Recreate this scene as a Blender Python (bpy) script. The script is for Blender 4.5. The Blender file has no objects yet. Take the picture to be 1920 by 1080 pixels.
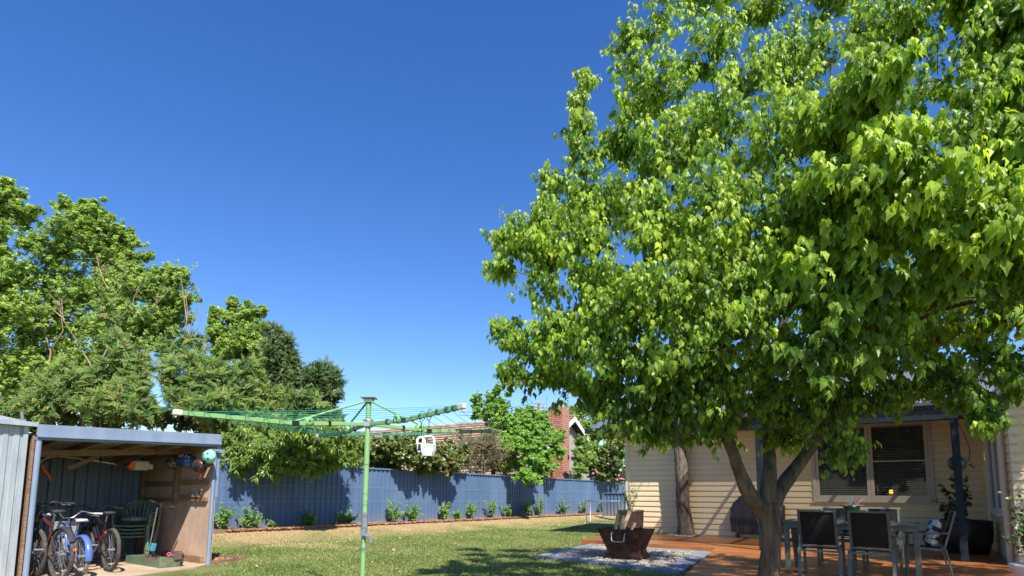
import bpy, math, random
import numpy as np
from mathutils import Vector, Matrix, Euler
random.seed(7); RNG = np.random.default_rng(11)
rad = math.radians
SC = bpy.context.scene
COL = SC.collection

# ------------------------------------------------------------------ camera
FPX = 1100.0; PITCH = rad(6.56); ROLL = rad(0.5); CAM_H = 1.2; PPV = 802.0
cam = bpy.data.cameras.new('camera'); cam.sensor_width = 36; cam.lens = 36*FPX/1920
cam.shift_y = (PPV-540)/1920; cam.clip_start = 0.05; cam.clip_end = 3000
co = bpy.data.objects.new('camera', cam); COL.objects.link(co)
ROT = Matrix.Rotation(math.pi/2+PITCH, 3, 'X') @ Matrix.Rotation(ROLL, 3, 'Z')
co.matrix_world = Matrix.Translation((0, 0, CAM_H)) @ ROT.to_4x4()
SC.camera = co

# ------------------------------------------------------------------ world and sun
SUN_EL = rad(49); SDX, SDY = 0.36, -0.933           # the sun stands behind the camera, a little to the right
w = bpy.data.worlds.new('World'); SC.world = w; w.use_nodes = True
nt = w.node_tree; bg = nt.nodes['Background']
sky = nt.nodes.new('ShaderNodeTexSky'); sky.sky_type = 'NISHITA'; sky.sun_disc = False
sky.sun_elevation = SUN_EL; sky.sun_rotation = math.atan2(SDX, SDY)
sky.altitude = 200; sky.air_density = 1.0; sky.dust_density = 0.25; sky.ozone_density = 3.2
hs = nt.nodes.new('ShaderNodeHueSaturation'); hs.inputs['Saturation'].default_value = 1.28; hs.inputs['Hue'].default_value = .512; nt.links.new(sky.outputs[0], hs.inputs['Color']); nt.links.new(hs.outputs[0], bg.inputs[0]); bg.inputs[1].default_value = 0.12
sl = bpy.data.lights.new('sun', 'SUN'); sl.energy = 5.0; sl.angle = rad(0.53); sl.color = (1, 0.95, 0.87)
so = bpy.data.objects.new('sun', sl); COL.objects.link(so)
ld = Vector((-SDX*math.cos(SUN_EL), -SDY*math.cos(SUN_EL), -math.sin(SUN_EL)))
so.rotation_euler = ld.to_track_quat('-Z', 'Y').to_euler(); so.location = (3, -10, 12)
SC.view_settings.view_transform = 'Standard'; SC.view_settings.look = 'None'
SC.view_settings.exposure = 0.8; SC.view_settings.gamma = 1
SC.render.resolution_x = 1024; SC.render.resolution_y = 576
SC.render.engine = 'CYCLES'
SC.cycles.max_bounces = 10; SC.cycles.diffuse_bounces = 7; SC.cycles.transparent_max_bounces = 12; SC.cycles.transmission_bounces = 6

# ------------------------------------------------------------------ surveying helpers (1920 wide photo to metres)
def P(u, v, Y):
    d = ROT @ Vector(((u-960)/FPX, -(v-PPV)/FPX, -1)); return Vector((0, 0, CAM_H)) + d*(Y/d.y)
def PZ(u, v, z=0.0):
    d = ROT @ Vector(((u-960)/FPX, -(v-PPV)/FPX, -1)); return Vector((0, 0, CAM_H)) + d*((z-CAM_H)/d.z)
E = Vector((0.568, 0.823, 0)); WD = Vector((0.823, -0.568, 0))     # along the fence, along the house
RE = math.atan2(0.823, 0.568); RW = math.atan2(-0.568, 0.823)
def gz(x, y):
    d = -0.823*x+0.568*y; t = min(1, max(0, (d-12.3)/2.1)); return 0.25*t*t*(3-2*t)

# ------------------------------------------------------------------ mesh builder
class MB:
    def __init__(s): s.v = []; s.f = []; s.m = []; s.sm = []
    def add(s, vs, fs, smooth=False, mi=0):
        o = len(s.v); s.v += [tuple(p) for p in vs]
        for f in fs: s.f.append(tuple(i+o for i in f)); s.sm.append(smooth); s.m.append(mi)
        return s
    def box(s, x0, y0, z0, x1, y1, z1, M=None, mi=0, b=0.0):
        if b > 0 and min(x1-x0, y1-y0, z1-z0) > 2.2*b:
            vs = []; idx = {}
            X = (x0, x1); Y = (y0, y1); Z = (z0, z1); sx = (1, -1)
            for i in (0, 1):
                for j in (0, 1):
                    for k in (0, 1):
                        for a in range(3):
                            p = [X[i]+sx[i]*b, Y[j]+sx[j]*b, Z[k]+sx[k]*b]
                            p[a] = (X[i], Y[j], Z[k])[a]
                            idx[(i, j, k, a)] = len(vs); vs.append(Vector(p))
            fs = []
            for i in (0, 1):
                q = [idx[(i, 0, 0, 0)], idx[(i, 1, 0, 0)], idx[(i, 1, 1, 0)], idx[(i, 0, 1, 0)]]; fs.append(q if i else q[::-1])
                q = [idx[(0, i, 0, 1)], idx[(1, i, 0, 1)], idx[(1, i, 1, 1)], idx[(0, i, 1, 1)]]; fs.append(q[::-1] if i else q)
                q = [idx[(0, 0, i, 2)], idx[(1, 0, i, 2)], idx[(1, 1, i, 2)], idx[(0, 1, i, 2)]]; fs.append(q if i else q[::-1])
            for j in (0, 1):
                for k in (0, 1):
                    q = [idx[(0, j, k, 1)], idx[(1, j, k, 1)], idx[(1, j, k, 2)], idx[(0, j, k, 2)]]; fs.append(q if (j == k) == False else q[::-1])
                    q = [idx[(j, 0, k, 0)], idx[(j, 1, k, 0)], idx[(j, 1, k, 2)], idx[(j, 0, k, 2)]]; fs.append(q if j == k else q[::-1])
                    q = [idx[(j, k, 0, 0)], idx[(j, k, 1, 0)], idx[(j, k, 1, 1)], idx[(j, k, 0, 1)]]; fs.append(q if j != k else q[::-1])
                    for i in (0, 1): pass
            for i in (0, 1):
                for j in (0, 1):
                    for k in (0, 1):
                        q = [idx[(i, j, k, 0)], idx[(i, j, k, 1)], idx[(i, j, k, 2)]]
                        fs.append(q if (i+j+k) % 2 == 1 else q[::-1])
        else:
            vs = [Vector(p) for p in ((x0, y0, z0), (x1, y0, z0), (x1, y1, z0), (x0, y1, z0), (x0, y0, z1), (x1, y0, z1), (x1, y1, z1), (x0, y1, z1))]
            fs = [(0, 3, 2, 1), (4, 5, 6, 7), (0, 1, 5, 4), (1, 2, 6, 5), (2, 3, 7, 6), (3, 0, 4, 7)]
        if M is not None: vs = [M @ p for p in vs]
        return s.add(vs, fs, False, mi)
    def bar(s, a, b, w, h, up=(0, 0, 1), mi=0, bev=0.0):
        a = Vector(a); b = Vector(b); d = b-a; L = d.length
        x = d.normalized(); u = Vector(up)
        if abs(x.dot(u)) > .99: u = Vector((0, 1, 0))
        y = u.cross(x).normalized(); z = x.cross(y)
        M = Matrix.Translation(a) @ Matrix((x, y, z)).transposed().to_4x4()
        return s.box(0, -w/2, -h/2, L, w/2, h/2, M, mi, bev)
    def tube(s, pts, r, n=8, cap=True, smooth=True, mi=0, closed=False):
        pts = [Vector(p) for p in pts]; N = len(pts)
        rs = list(r) if hasattr(r, '__len__') else [r]*N
        vs = []; prev = None
        for i, p in enumerate(pts):
            if closed: t = (pts[(i+1) % N]-pts[i-1])
            else: t = pts[min(i+1, N-1)]-pts[max(i-1, 0)]
            if t.length < 1e-9: t = Vector((0, 0, 1))
            t.normalize()
            if prev is None:
                a = Vector((0, 0, 1)) if abs(t.z) < .9 else Vector((1, 0, 0)); prev = t.cross(a).normalized()
            prev = (prev-t*prev.dot(t))
            if prev.length < 1e-6: prev = t.orthogonal()
            prev.normalize(); bn = t.cross(prev)
            for k in range(n):
                an = 2*math.pi*k/n; vs.append(p+(prev*math.cos(an)+bn*math.sin(an))*rs[i])
        fs = []
        for i in range(N if closed else N-1):
            j = (i+1) % N
            for k in range(n): fs.append((i*n+k, i*n+(k+1) % n, j*n+(k+1) % n, j*n+k))
        s.add(vs, fs, smooth, mi)
        if cap and not closed:
            s.add(vs[:n], [tuple(range(n))[::-1]], False, mi); s.add(vs[(N-1)*n:], [tuple(range(n))], False, mi)
        return s
    def lathe(s, prof, c=(0, 0, 0), n=24, M=None, smooth=True, mi=0, sx=1, sy=1):
        vs = []
        for r, z in prof:
            for k in range(n):
                a = 2*math.pi*k/n; p = Vector((c[0]+r*sx*math.cos(a), c[1]+r*sy*math.sin(a), c[2]+z)); vs.append(M @ p if M else p)
        fs = [(i*n+k, i*n+(k+1) % n, (i+1)*n+(k+1) % n, (i+1)*n+k) for i in range(len(prof)-1) for k in range(n)]
        return s.add(vs, fs, smooth, mi)
    def prism(s, poly, z0, z1, M=None, mi=0):
        n = len(poly); vs = [Vector((x, y, z0)) for x, y in poly]+[Vector((x, y, z1)) for x, y in poly]
        if M: vs = [M @ p for p in vs]
        fs = [tuple(range(n))[::-1], tuple(range(n, 2*n))]+[(i, (i+1) % n, n+(i+1) % n, n+i) for i in range(n)]
        return s.add(vs, fs, False, mi)
    def ball(s, c, r, n=10, m=7, sc=(1, 1, 1), jit=0, smooth=True, mi=0, M=None):
        vs = []; fs = []; c = Vector(c)
        for i in range(m+1):
            th = math.pi*i/m
            for k in range(n):
                a = 2*math.pi*k/n; q = r*(1+(random.uniform(-jit, jit) if jit else 0))
                p = c+Vector((q*sc[0]*math.sin(th)*math.cos(a), q*sc[1]*math.sin(th)*math.sin(a), q*sc[2]*math.cos(th)))
                vs.append(M @ p if M else p)
        for i in range(m):
            for k in range(n): fs.append((i*n+k, (i+1)*n+k, (i+1)*n+(k+1) % n, i*n+(k+1) % n))
        return s.add(vs, fs, smooth, mi)
    def build(s, name, mat, parent=None, label=None):
        me = bpy.data.meshes.new(name); me.from_pydata(s.v, [], s.f)
        mats = mat if isinstance(mat, (list, tuple)) else [mat]
        for m_ in mats: me.materials.append(m_)
        me.polygons.foreach_set('use_smooth', s.sm); me.polygons.foreach_set('material_index', s.m)
        me.update(); o = bpy.data.objects.new(name, me); COL.objects.link(o)
        if parent is not None: o.parent = parent
        if label: o['label'] = label
        return o

def thing(name, label, cat, loc=(0, 0, 0), rz=0, group=None):
    o = bpy.data.objects.new(name, None); COL.objects.link(o); o.empty_display_size = .1
    o.location = loc; o.rotation_euler = (0, 0, rz); return tag(o, label, cat, group)
def tag(o, label=None, cat=None, group=None, kind=None):
    if label: o['label'] = label
    if cat: o['category'] = cat
    if group: o['group'] = group
    if kind: o['kind'] = kind
    return o
def kids(o): return [c for c in bpy.data.objects if c.parent == o]
def copy_tree(o, parent=None):
    c = o.copy(); COL.objects.link(c)
    if parent is not None: c.parent = parent
    for ch in kids(o): copy_tree(ch, c)
    return c
def frame(loc, rz): return Matrix.Translation(loc) @ Matrix.Rotation(rz, 4, 'Z')

# ------------------------------------------------------------------ materials
def _lk(nt, a, b): nt.links.new(a, b)
def mat(name, c1, c2=None, rough=.6, scale=6, metal=0, bump=0, bscale=None, spec=.5, coord='Object', detail=6, stretch=(1, 1, 1), fac=(.35, .65), coat=0):
    m = bpy.data.materials.new(name); m.use_nodes = True; nt = m.node_tree; b = nt.nodes['Principled BSDF']
    b.inputs['Roughness'].default_value = rough; b.inputs['Metallic'].default_value = metal
    b.inputs['Specular IOR Level'].default_value = spec; b.inputs['Coat Weight'].default_value = coat
    b.inputs['Base Color'].default_value = (*c1, 1)
    if c2 is None and not bump: return m
    tc = nt.nodes.new('ShaderNodeTexCoord'); mp = nt.nodes.new('ShaderNodeMapping'); mp.inputs['Scale'].default_value = stretch
    _lk(nt, tc.outputs[coord], mp.inputs[0])
    if c2 is not None:
        n = nt.nodes.new('ShaderNodeTexNoise'); n.inputs['Scale'].default_value = scale; n.inputs['Detail'].default_value = detail; n.inputs['Roughness'].default_value = .62
        _lk(nt, mp.outputs[0], n.inputs['Vector'])
        r = nt.nodes.new('ShaderNodeValToRGB'); r.color_ramp.elements[0].position = fac[0]; r.color_ramp.elements[1].position = fac[1]
        r.color_ramp.elements[0].color = (*c1, 1); r.color_ramp.elements[1].color = (*c2, 1)
        _lk(nt, n.outputs['Fac'], r.inputs[0]); _lk(nt, r.outputs[0], b.inputs['Base Color'])
    if bump:
        n2 = nt.nodes.new('ShaderNodeTexNoise'); n2.inputs['Scale'].default_value = bscale or scale*4; n2.inputs['Detail'].default_value = 8
        _lk(nt, mp.outputs[0], n2.inputs['Vector'])
        bp = nt.nodes.new('ShaderNodeBump'); bp.inputs['Strength'].default_value = min(1, bump); bp.inputs['Distance'].default_value = .01*max(1, bump)
        _lk(nt, n2.outputs['Fac'], bp.inputs['Height']); _lk(nt, bp.outputs[0], b.inputs['Normal'])
    return m
def leafmat(name, cols, rough=.45, trans=.38, tcol=1.7):
    """cols: three colours (old, mature, young) picked by the leaf's own 'tint'"""
    m = bpy.data.materials.new(name); m.use_nodes = True; nt = m.node_tree; b = nt.nodes['Principled BSDF']; out = nt.nodes['Material Output']
    at = nt.nodes.new('ShaderNodeAttribute'); at.attribute_name = 'tint'
    r = nt.nodes.new('ShaderNodeValToRGB'); e = r.color_ramp.elements
    e[0].position = 0; e[0].color = (*cols[0], 1); e[1].position = 1; e[1].color = (*cols[-1], 1)
    for i, c in enumerate(cols[1:-1]):
        q = e.new((i+1)/(len(cols)-1)); q.color = (*c, 1)
    _lk(nt, at.outputs['Fac'], r.inputs[0]); _lk(nt, r.outputs[0], b.inputs['Base Color'])
    b.inputs['Roughness'].default_value = rough; b.inputs['Specular IOR Level'].default_value = .45
    t = nt.nodes.new('ShaderNodeBsdfTranslucent'); mx = nt.nodes.new('ShaderNodeMixShader'); mx.inputs[0].default_value = trans
    mul = nt.nodes.new('ShaderNodeMix'); mul.data_type = 'RGBA'; mul.blend_type = 'MULTIPLY'; mul.inputs[0].default_value = 1
    _lk(nt, r.outputs[0], mul.inputs[6]); mul.inputs[7].default_value = (tcol*1.15, tcol*1.1, tcol*.45, 1)
    _lk(nt, mul.outputs[2], t.inputs[0]); _lk(nt, b.outputs[0], mx.inputs[1]); _lk(nt, t.outputs[0], mx.inputs[2]); _lk(nt, mx.outputs[0], out.inputs[0])
    return m
def emis(name, c, s):
    m = bpy.data.materials.new(name); m.use_nodes = True; b = m.node_tree.nodes['Principled BSDF']
    b.inputs['Base Color'].default_value = (*c, 1); b.inputs['Emission Color'].default_value = (*c, 1); b.inputs['Emission Strength'].default_value = s; return m

def fencemat():
    m = mat('blue_steel_sheet', (.068, .122, .220), (.100, .160, .268), .5, 1.2, bump=.15, bscale=30, stretch=(1, 1, .3)); nt = m.node_tree; b = nt.nodes['Principled BSDF']
    src = b.inputs['Base Color'].links[0].from_socket; tc = nt.nodes.new('ShaderNodeTexCoord'); sp = nt.nodes.new('ShaderNodeSeparateXYZ'); _lk(nt, tc.outputs['Object'], sp.inputs[0])
    n = nt.nodes.new('ShaderNodeTexNoise'); n.inputs['Scale'].default_value = 5; n.inputs['Detail'].default_value = 9; n.inputs['Roughness'].default_value = .7; _lk(nt, tc.outputs['Object'], n.inputs['Vector'])
    mr = nt.nodes.new('ShaderNodeMapRange'); mr.inputs[1].default_value = .85; mr.inputs[2].default_value = .25; _lk(nt, sp.outputs[2], mr.inputs[0])
    mu = nt.nodes.new('ShaderNodeMath'); mu.operation = 'MULTIPLY'; _lk(nt, mr.outputs[0], mu.inputs[0]); _lk(nt, n.outputs['Fac'], mu.inputs[1])
    r = nt.nodes.new('ShaderNodeMapRange'); r.inputs[1].default_value = .22; r.inputs[2].default_value = .62; r.inputs[4].default_value = .75; _lk(nt, mu.outputs[0], r.inputs[0])
    mx = nt.nodes.new('ShaderNodeMix'); mx.data_type = 'RGBA'; _lk(nt, r.outputs[0], mx.inputs[0]); _lk(nt, src, mx.inputs[6]); mx.inputs[7].default_value = (.24, .19, .14, 1); _lk(nt, mx.outputs[2], b.inputs['Base Color']); return m
M_blue = fencemat()
M_bluetrim = mat('blue_painted_steel', (.10, .15, .24), (.12, .175, .275), .45, 4)
M_bluepale = mat('faded_blue_paint', (.17, .22, .31), (.22, .27, .36), .5, 5, stretch=(1, 1, .2))
M_postblue = mat('dark_blue_paint', (.009, .015, .024), (.014, .022, .032), .65, 5, spec=.2)
M_galv = mat('galvanised_sheet', (.34, .37, .40), (.48, .51, .53), .45, 3.5, metal=.35, bump=.2, bscale=60, stretch=(3, 3, .5))
M_ply = mat('raw_fibre_board', (.42, .28, .20), (.53, .37, .27), .9, 3, bump=.4, bscale=90)
M_timber = mat('weathered_timber', (.16, .085, .045), (.31, .19, .11), .85, 3, bump=.6, bscale=18, stretch=(1, 12, 12))
M_slab = mat('stained_concrete', (.34, .24, .155), (.50, .38, .26), .9, 1.4, bump=.5, bscale=30)
M_black = mat('black_rubber', (.018, .018, .018), (.035, .032, .03), .75, 20, bump=.5, bscale=80)
M_tyre = mat('dusty_tyre', (.03, .028, .026), (.10, .088, .075), .9, 8, bump=.8, bscale=60)
M_chrome = mat('dull_chrome', (.5, .5, .5), rough=.28, metal=1)
M_steelgrey = mat('grey_steel', (.32, .33, .34), (.40, .41, .42), .45, 8, metal=.6)
M_blackmetal = mat('black_gloss_paint', (.015, .014, .015), rough=.3, coat=.3)
M_bikeblue = mat('cornflower_blue_paint', (.07, .13, .38), (.085, .15, .42), .3, 3, coat=.5)
M_white = mat('white_plastic', (.78, .78, .77), (.70, .70, .69), .4, 6)
M_whitepaint = mat('white_paint', (.72, .71, .68), (.62, .61, .58), .55, 4)
M_red = mat('red_plastic', (.45, .02, .02), rough=.35)
M_orange = mat('orange_plastic', (.70, .13, .02), rough=.4)
M_cream = mat('cream_plastic', (.55, .49, .36), (.42, .36, .26), .6, 9)
M_saddle = mat('grey_vinyl', (.42, .40, .37), rough=.5)
M_greenplastic = mat('dark_green_plastic', (.085, .135, .085), (.12, .175, .11), .5, 4)
M_mint = mat('mint_plastic', (.25, .62, .50), rough=.3, coat=.3)
M_helmblue = mat('navy_gloss', (.02, .06, .22), rough=.25, coat=.5)
M_helmdark = mat('camouflage_shell', (.02, .02, .02), (.16, .15, .13), .4, 22, detail=2, fac=(.47, .53))
M_helmred = mat('black_and_red_shell', (.02, .015, .015), (.38, .02, .02), .3, 12, detail=1, fac=(.54, .58))
M_boxgreen = mat('worn_green_paint', (.06, .10, .045), (.17, .18, .10), .8, 9, bump=.5)
M_hoist = mat('green_enamel', (.30, .40, .24), (.20, .37, .14), .5, 9, bump=.3, bscale=40, detail=10, fac=(.32, .42))
M_hoistdark = mat('dark_green_enamel', (.045, .13, .06), rough=.45)
M_line = mat('green_line', (.02, .27, .20), rough=.45)
M_crank = mat('grey_crank', (.13, .15, .18), (.2, .22, .25), .5, 10)
M_cap = mat('aged_cream_cap', (.66, .60, .50), (.45, .38, .30), .7, 25)
M_siding = mat('cream_cladding', (.66, .53, .315), (.71, .58, .36), .55, 1.5, bump=.05, bscale=40)
M_trim = mat('taupe_window_frame', (.42, .375, .30), (.46, .41, .33), .5, 3)
M_wtrim = mat('cream_trim', (.60, .54, .40), rough=.5)
M_slat = mat('pale_blind_slat', (.62, .56, .50), rough=.5)
M_dark = mat('dark_room', (.02, .018, .015), rough=.9)
M_brown = mat('dark_glazed_pot', (.035, .022, .018), (.075, .048, .038), .35, 5, coat=.3)
M_blackpot = mat('black_glazed_pot', (.010, .011, .013), (.02, .02, .022), .3, 5)
M_cover = mat('brown_vinyl_cover', (.020, .014, .014), (.032, .024, .023), .5, 3, bump=1.5, bscale=5)
M_rust = mat('rusted_steel', (.045, .019, .012), (.15, .055, .024), .75, 5, metal=.3, bump=.6, bscale=45, fac=(.42, .72))
M_wood = mat('split_firewood', (.42, .28, .15), (.58, .42, .26), .85, 6, bump=.6, bscale=20, stretch=(6, 6, 1))
M_chairfr = mat('sage_grey_aluminium', (.085, .105, .095), (.12, .14, .125), .5, 5, metal=.2)
M_sling = mat('black_mesh_sling', (.005, .005, .006), (.012, .011, .011), .9, 3, bump=.8, bscale=200)
M_cushion = mat('leaf_print_cushion', (.02, .03, .05), (.52, .56, .55), .85, 7, detail=1, stretch=(1, 3, 1), fac=(.49, .53))
M_cushion2 = mat('speckled_cushion', (.05, .05, .05), (.45, .45, .44), .9, 45, detail=2, fac=(.45, .55))
M_bark = mat('grey_brown_bark', (.042, .036, .026), (.13, .115, .08), .95, 14, bump=2.5, bscale=34, stretch=(1, 1, .22), spec=.2)
M_bark2 = mat('rough_cork_bark', (.055, .04, .03), (.20, .16, .125), .95, 12, bump=3, bscale=22, stretch=(1, 1, .3))
M_twig = mat('pale_twigs', (.20, .14, .085), (.33, .25, .17), .9, 9)
M_stem = mat('green_brown_stem', (.10, .09, .04), rough=.8)
M_glass = None
def glassmat():
    m = bpy.data.materials.new('window_glass'); m.use_nodes = True; nt = m.node_tree; out = nt.nodes['Material Output']
    tr = nt.nodes.new('ShaderNodeBsdfTransparent'); tr.inputs[0].default_value = (.82, .85, .84, 1)
    gl = nt.nodes.new('ShaderNodeBsdfGlossy'); gl.inputs['Roughness'].default_value = .02
    fr = nt.nodes.new('ShaderNodeFresnel'); fr.inputs[0].default_value = 1.28
    mx = nt.nodes.new('ShaderNodeMixShader'); _lk(nt, fr.outputs[0], mx.inputs[0]); _lk(nt, tr.outputs[0], mx.inputs[1]); _lk(nt, gl.outputs[0], mx.inputs[2]); _lk(nt, mx.outputs[0], out.inputs[0]); return m
M_glass = glassmat()
def polymat():
    m = bpy.data.materials.new('smoky_roof_sheet'); m.use_nodes = True; nt = m.node_tree; out = nt.nodes['Material Output']; b = nt.nodes['Principled BSDF']
    b.inputs['Base Color'].default_value = (.22, .25, .28, 1); b.inputs['Roughness'].default_value = .3
    tr = nt.nodes.new('ShaderNodeBsdfTransparent'); tr.inputs[0].default_value = (.55, .52, .46, 1)
    mx = nt.nodes.new('ShaderNodeMixShader'); mx.inputs[0].default_value = .55; _lk(nt, b.outputs[0], mx.inputs[1]); _lk(nt, tr.outputs[0], mx.inputs[2]); _lk(nt, mx.outputs[0], out.inputs[0]); return m
M_poly = polymat()

def brickmat():
    m = bpy.data.materials.new('red_brickwork'); m.use_nodes = True; nt = m.node_tree; b = nt.nodes['Principled BSDF']; b.inputs['Roughness'].default_value = .85
    tc = nt.nodes.new('ShaderNodeTexCoord'); sp = nt.nodes.new('ShaderNodeSeparateXYZ'); ad = nt.nodes.new('ShaderNodeMath'); cb = nt.nodes.new('ShaderNodeCombineXYZ')
    _lk(nt, tc.outputs['Object'], sp.inputs[0]); _lk(nt, sp.outputs[0], ad.inputs[0]); _lk(nt, sp.outputs[1], ad.inputs[1]); _lk(nt, ad.outputs[0], cb.inputs[0]); _lk(nt, sp.outputs[2], cb.inputs[1])
    br = nt.nodes.new('ShaderNodeTexBrick'); br.inputs['Scale'].default_value = 1; br.inputs['Brick Width'].default_value = .26; br.inputs['Row Height'].default_value = .105; br.inputs['Mortar Size'].default_value = .012
    br.inputs['Color1'].default_value = (.42, .115, .06, 1); br.inputs['Color2'].default_value = (.26, .065, .04, 1); br.inputs['Mortar'].default_value = (.45, .36, .28, 1)
    _lk(nt, cb.outputs[0], br.inputs['Vector']); _lk(nt, br.outputs[0], b.inputs['Base Color'])
    bp = nt.nodes.new('ShaderNodeBump'); bp.inputs['Strength'].default_value = .6; bp.inputs['Distance'].default_value = .01; bp.invert = True
    _lk(nt, br.outputs['Fac'], bp.inputs['Height']); _lk(nt, bp.outputs[0], b.inputs['Normal']); return m
M_brick = brickmat()
M_tile = mat('terracotta_tiles', (.25, .145, .10), (.46, .32, .235), .85, 2.2, bump=.5, bscale=12)

# lawn: short grass, drier along the fence bed
def lawnmat(name='lawn_turf', c=((.11, .155, .04), (.21, .25, .075), (.44, .31, .16))):
    m = bpy.data.materials.new(name); m.use_nodes = True; nt = m.node_tree; b = nt.nodes['Principled BSDF']; b.inputs['Roughness'].default_value = .9; b.inputs['Specular IOR Level'].default_value = .15
    g = nt.nodes.new('ShaderNodeNewGeometry')
    def noise(s, d=8, r=.6):
        n = nt.nodes.new('ShaderNodeTexNoise'); n.inputs['Scale'].default_value = s; n.inputs['Detail'].default_value = d; n.inputs['Roughness'].default_value = r; _lk(nt, g.outputs['Position'], n.inputs['Vector']); return n
    def ramp(src, a, bb, c1=(0, 0, 0, 1), c2=(1, 1, 1, 1)):
        r = nt.nodes.new('ShaderNodeValToRGB'); r.color_ramp.elements[0].position = a; r.color_ramp.elements[1].position = bb; r.color_ramp.elements[0].color = c1; r.color_ramp.elements[1].color = c2; _lk(nt, src, r.inputs[0]); return r
    n1 = noise(1.3); r1 = ramp(n1.outputs['Fac'], .35, .68, (*c[0], 1), (*c[1], 1))
    # dryness: distance from the fence plus patches
    dot = nt.nodes.new('ShaderNodeVectorMath'); dot.operation = 'DOT_PRODUCT'; dot.inputs[1].default_value = (-.823, .568, 0); _lk(nt, g.outputs['Position'], dot.inputs[0])
    n2 = noise(.9, 9, .7); ma = nt.nodes.new('ShaderNodeMath'); ma.operation = 'MULTIPLY_ADD'; ma.inputs[1].default_value = 4.2; _lk(nt, n2.outputs['Fac'], ma.inputs[0]); _lk(nt, dot.outputs['Value'], ma.inputs[2])
    mr = nt.nodes.new('ShaderNodeMapRange'); mr.inputs[1].default_value = 14.4; mr.inputs[2].default_value = 15.7; _lk(nt, ma.outputs[0], mr.inputs[0])
    n3 = noise(.55, 10, .75); r3 = ramp(n3.outputs['Fac'], .5, .68)
    mul = nt.nodes.new('ShaderNodeMath'); mul.operation = 'MULTIPLY'; mul.inputs[1].default_value = .6; _lk(nt, r3.outputs[0], mul.inputs[0])
    mx = nt.nodes.new('ShaderNodeMath'); mx.operation = 'MAXIMUM'; _lk(nt, mr.outputs[0], mx.inputs[0]); _lk(nt, mul.outputs[0], mx.inputs[1])
    cm = nt.nodes.new('ShaderNodeMix'); cm.data_type = 'RGBA'; _lk(nt, mx.outputs[0], cm.inputs[0]); _lk(nt, r1.outputs[0], cm.inputs[6]); cm.inputs[7].default_value = (*c[2], 1)
    n4 = noise(38, 4, .7); r4 = ramp(n4.outputs['Fac'], .3, .72, (.45, .45, .45, 1), (1.35, 1.35, 1.3, 1))
    mm = nt.nodes.new('ShaderNodeMix'); mm.data_type = 'RGBA'; mm.blend_type = 'MULTIPLY'; mm.inputs[0].default_value = 1; _lk(nt, cm.outputs[2], mm.inputs[6]); _lk(nt, r4.outputs[0], mm.inputs[7])
    _lk(nt, mm.outputs[2], b.inputs['Base Color'])
    bp = nt.nodes.new('ShaderNodeBump'); bp.inputs['Strength'].default_value = .9; bp.inputs['Distance'].default_value = .03; _lk(nt, n4.outputs['Fac'], bp.inputs['Height']); _lk(nt, bp.outputs[0], b.inputs['Normal'])
    return m
M_lawn = lawnmat()

def deckmat():
    m = bpy.data.materials.new('oiled_decking'); m.use_nodes = True; nt = m.node_tree; b = nt.nodes['Principled BSDF']; b.inputs['Roughness'].default_value = .38
    tc = nt.nodes.new('ShaderNodeTexCoord'); sp = nt.nodes.new('ShaderNodeSeparateXYZ'); _lk(nt, tc.outputs['Object'], sp.inputs[0])
    dv = nt.nodes.new('ShaderNodeMath'); dv.operation = 'DIVIDE'; dv.inputs[1].default_value = .142; _lk(nt, sp.outputs[1], dv.inputs[0])
    fl = nt.nodes.new('ShaderNodeMath'); fl.operation = 'FLOOR'; _lk(nt, dv.outputs[0], fl.inputs[0])
    fr = nt.nodes.new('ShaderNodeMath'); fr.operation = 'FRACT'; _lk(nt, dv.outputs[0], fr.inputs[0])
    wn = nt.nodes.new('ShaderNodeTexWhiteNoise'); wn.noise_dimensions = '1D'; _lk(nt, fl.outputs[0], wn.inputs['W'])
    mp = nt.nodes.new('ShaderNodeMapping'); mp.inputs['Scale'].default_value = (.6, 14, 1); _lk(nt, tc.outputs['Object'], mp.inputs[0])
    n = nt.nodes.new('ShaderNodeTexNoise'); n.inputs['Scale'].default_value = 2.2; n.inputs['Detail'].default_value = 8; _lk(nt, mp.outputs[0], n.inputs['Vector'])
    ad = nt.nodes.new('ShaderNodeMath'); ad.operation = 'MULTIPLY_ADD'; ad.inputs[1].default_value = .45; _lk(nt, wn.outputs[0], ad.inputs[0]); _lk(nt, n.outputs['Fac'], ad.inputs[2])
    r = nt.nodes.new('ShaderNodeValToRGB'); r.color_ramp.elements[0].position = .35; r.color_ramp.elements[1].position = 1.0; r.color_ramp.elements[0].color = (.20, .065, .020, 1); r.color_ramp.elements[1].color = (.47, .175, .048, 1)
    _lk(nt, ad.outputs[0], r.inputs[0])
    gp = nt.nodes.new('ShaderNodeMath'); gp.operation = 'GREATER_THAN'; gp.inputs[1].default_value = .035; _lk(nt, fr.outputs[0], gp.inputs[0])
    mx = nt.nodes.new('ShaderNodeMix'); mx.data_type = 'RGBA'; _lk(nt, gp.outputs[0], mx.inputs[0]); mx.inputs[6].default_value = (.015, .008, .005, 1); _lk(nt, r.outputs[0], mx.inputs[7]); _lk(nt, mx.outputs[2], b.inputs['Base Color'])
    bp = nt.nodes.new('ShaderNodeBump'); bp.inputs['Strength'].default_value = .5; bp.inputs['Distance'].default_value = .004; _lk(nt, gp.outputs[0], bp.inputs['Height']); _lk(nt, bp.outputs[0], b.inputs['Normal'])
    return m
M_deck = deckmat()
M_paver = mat('bluestone_paver', (.16, .17, .20), (.25, .26, .29), .75, 8, bump=.5, bscale=50)
M_gravel = leafmat('pale_gravel', [(.15, .125, .09), (.29, .25, .19), (.45, .41, .34)], .9, 0.0)
M_mulch = leafmat('bark_mulch', [(.10, .035, .02), (.28, .12, .06), (.45, .28, .16)], .9, 0.0)

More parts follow.
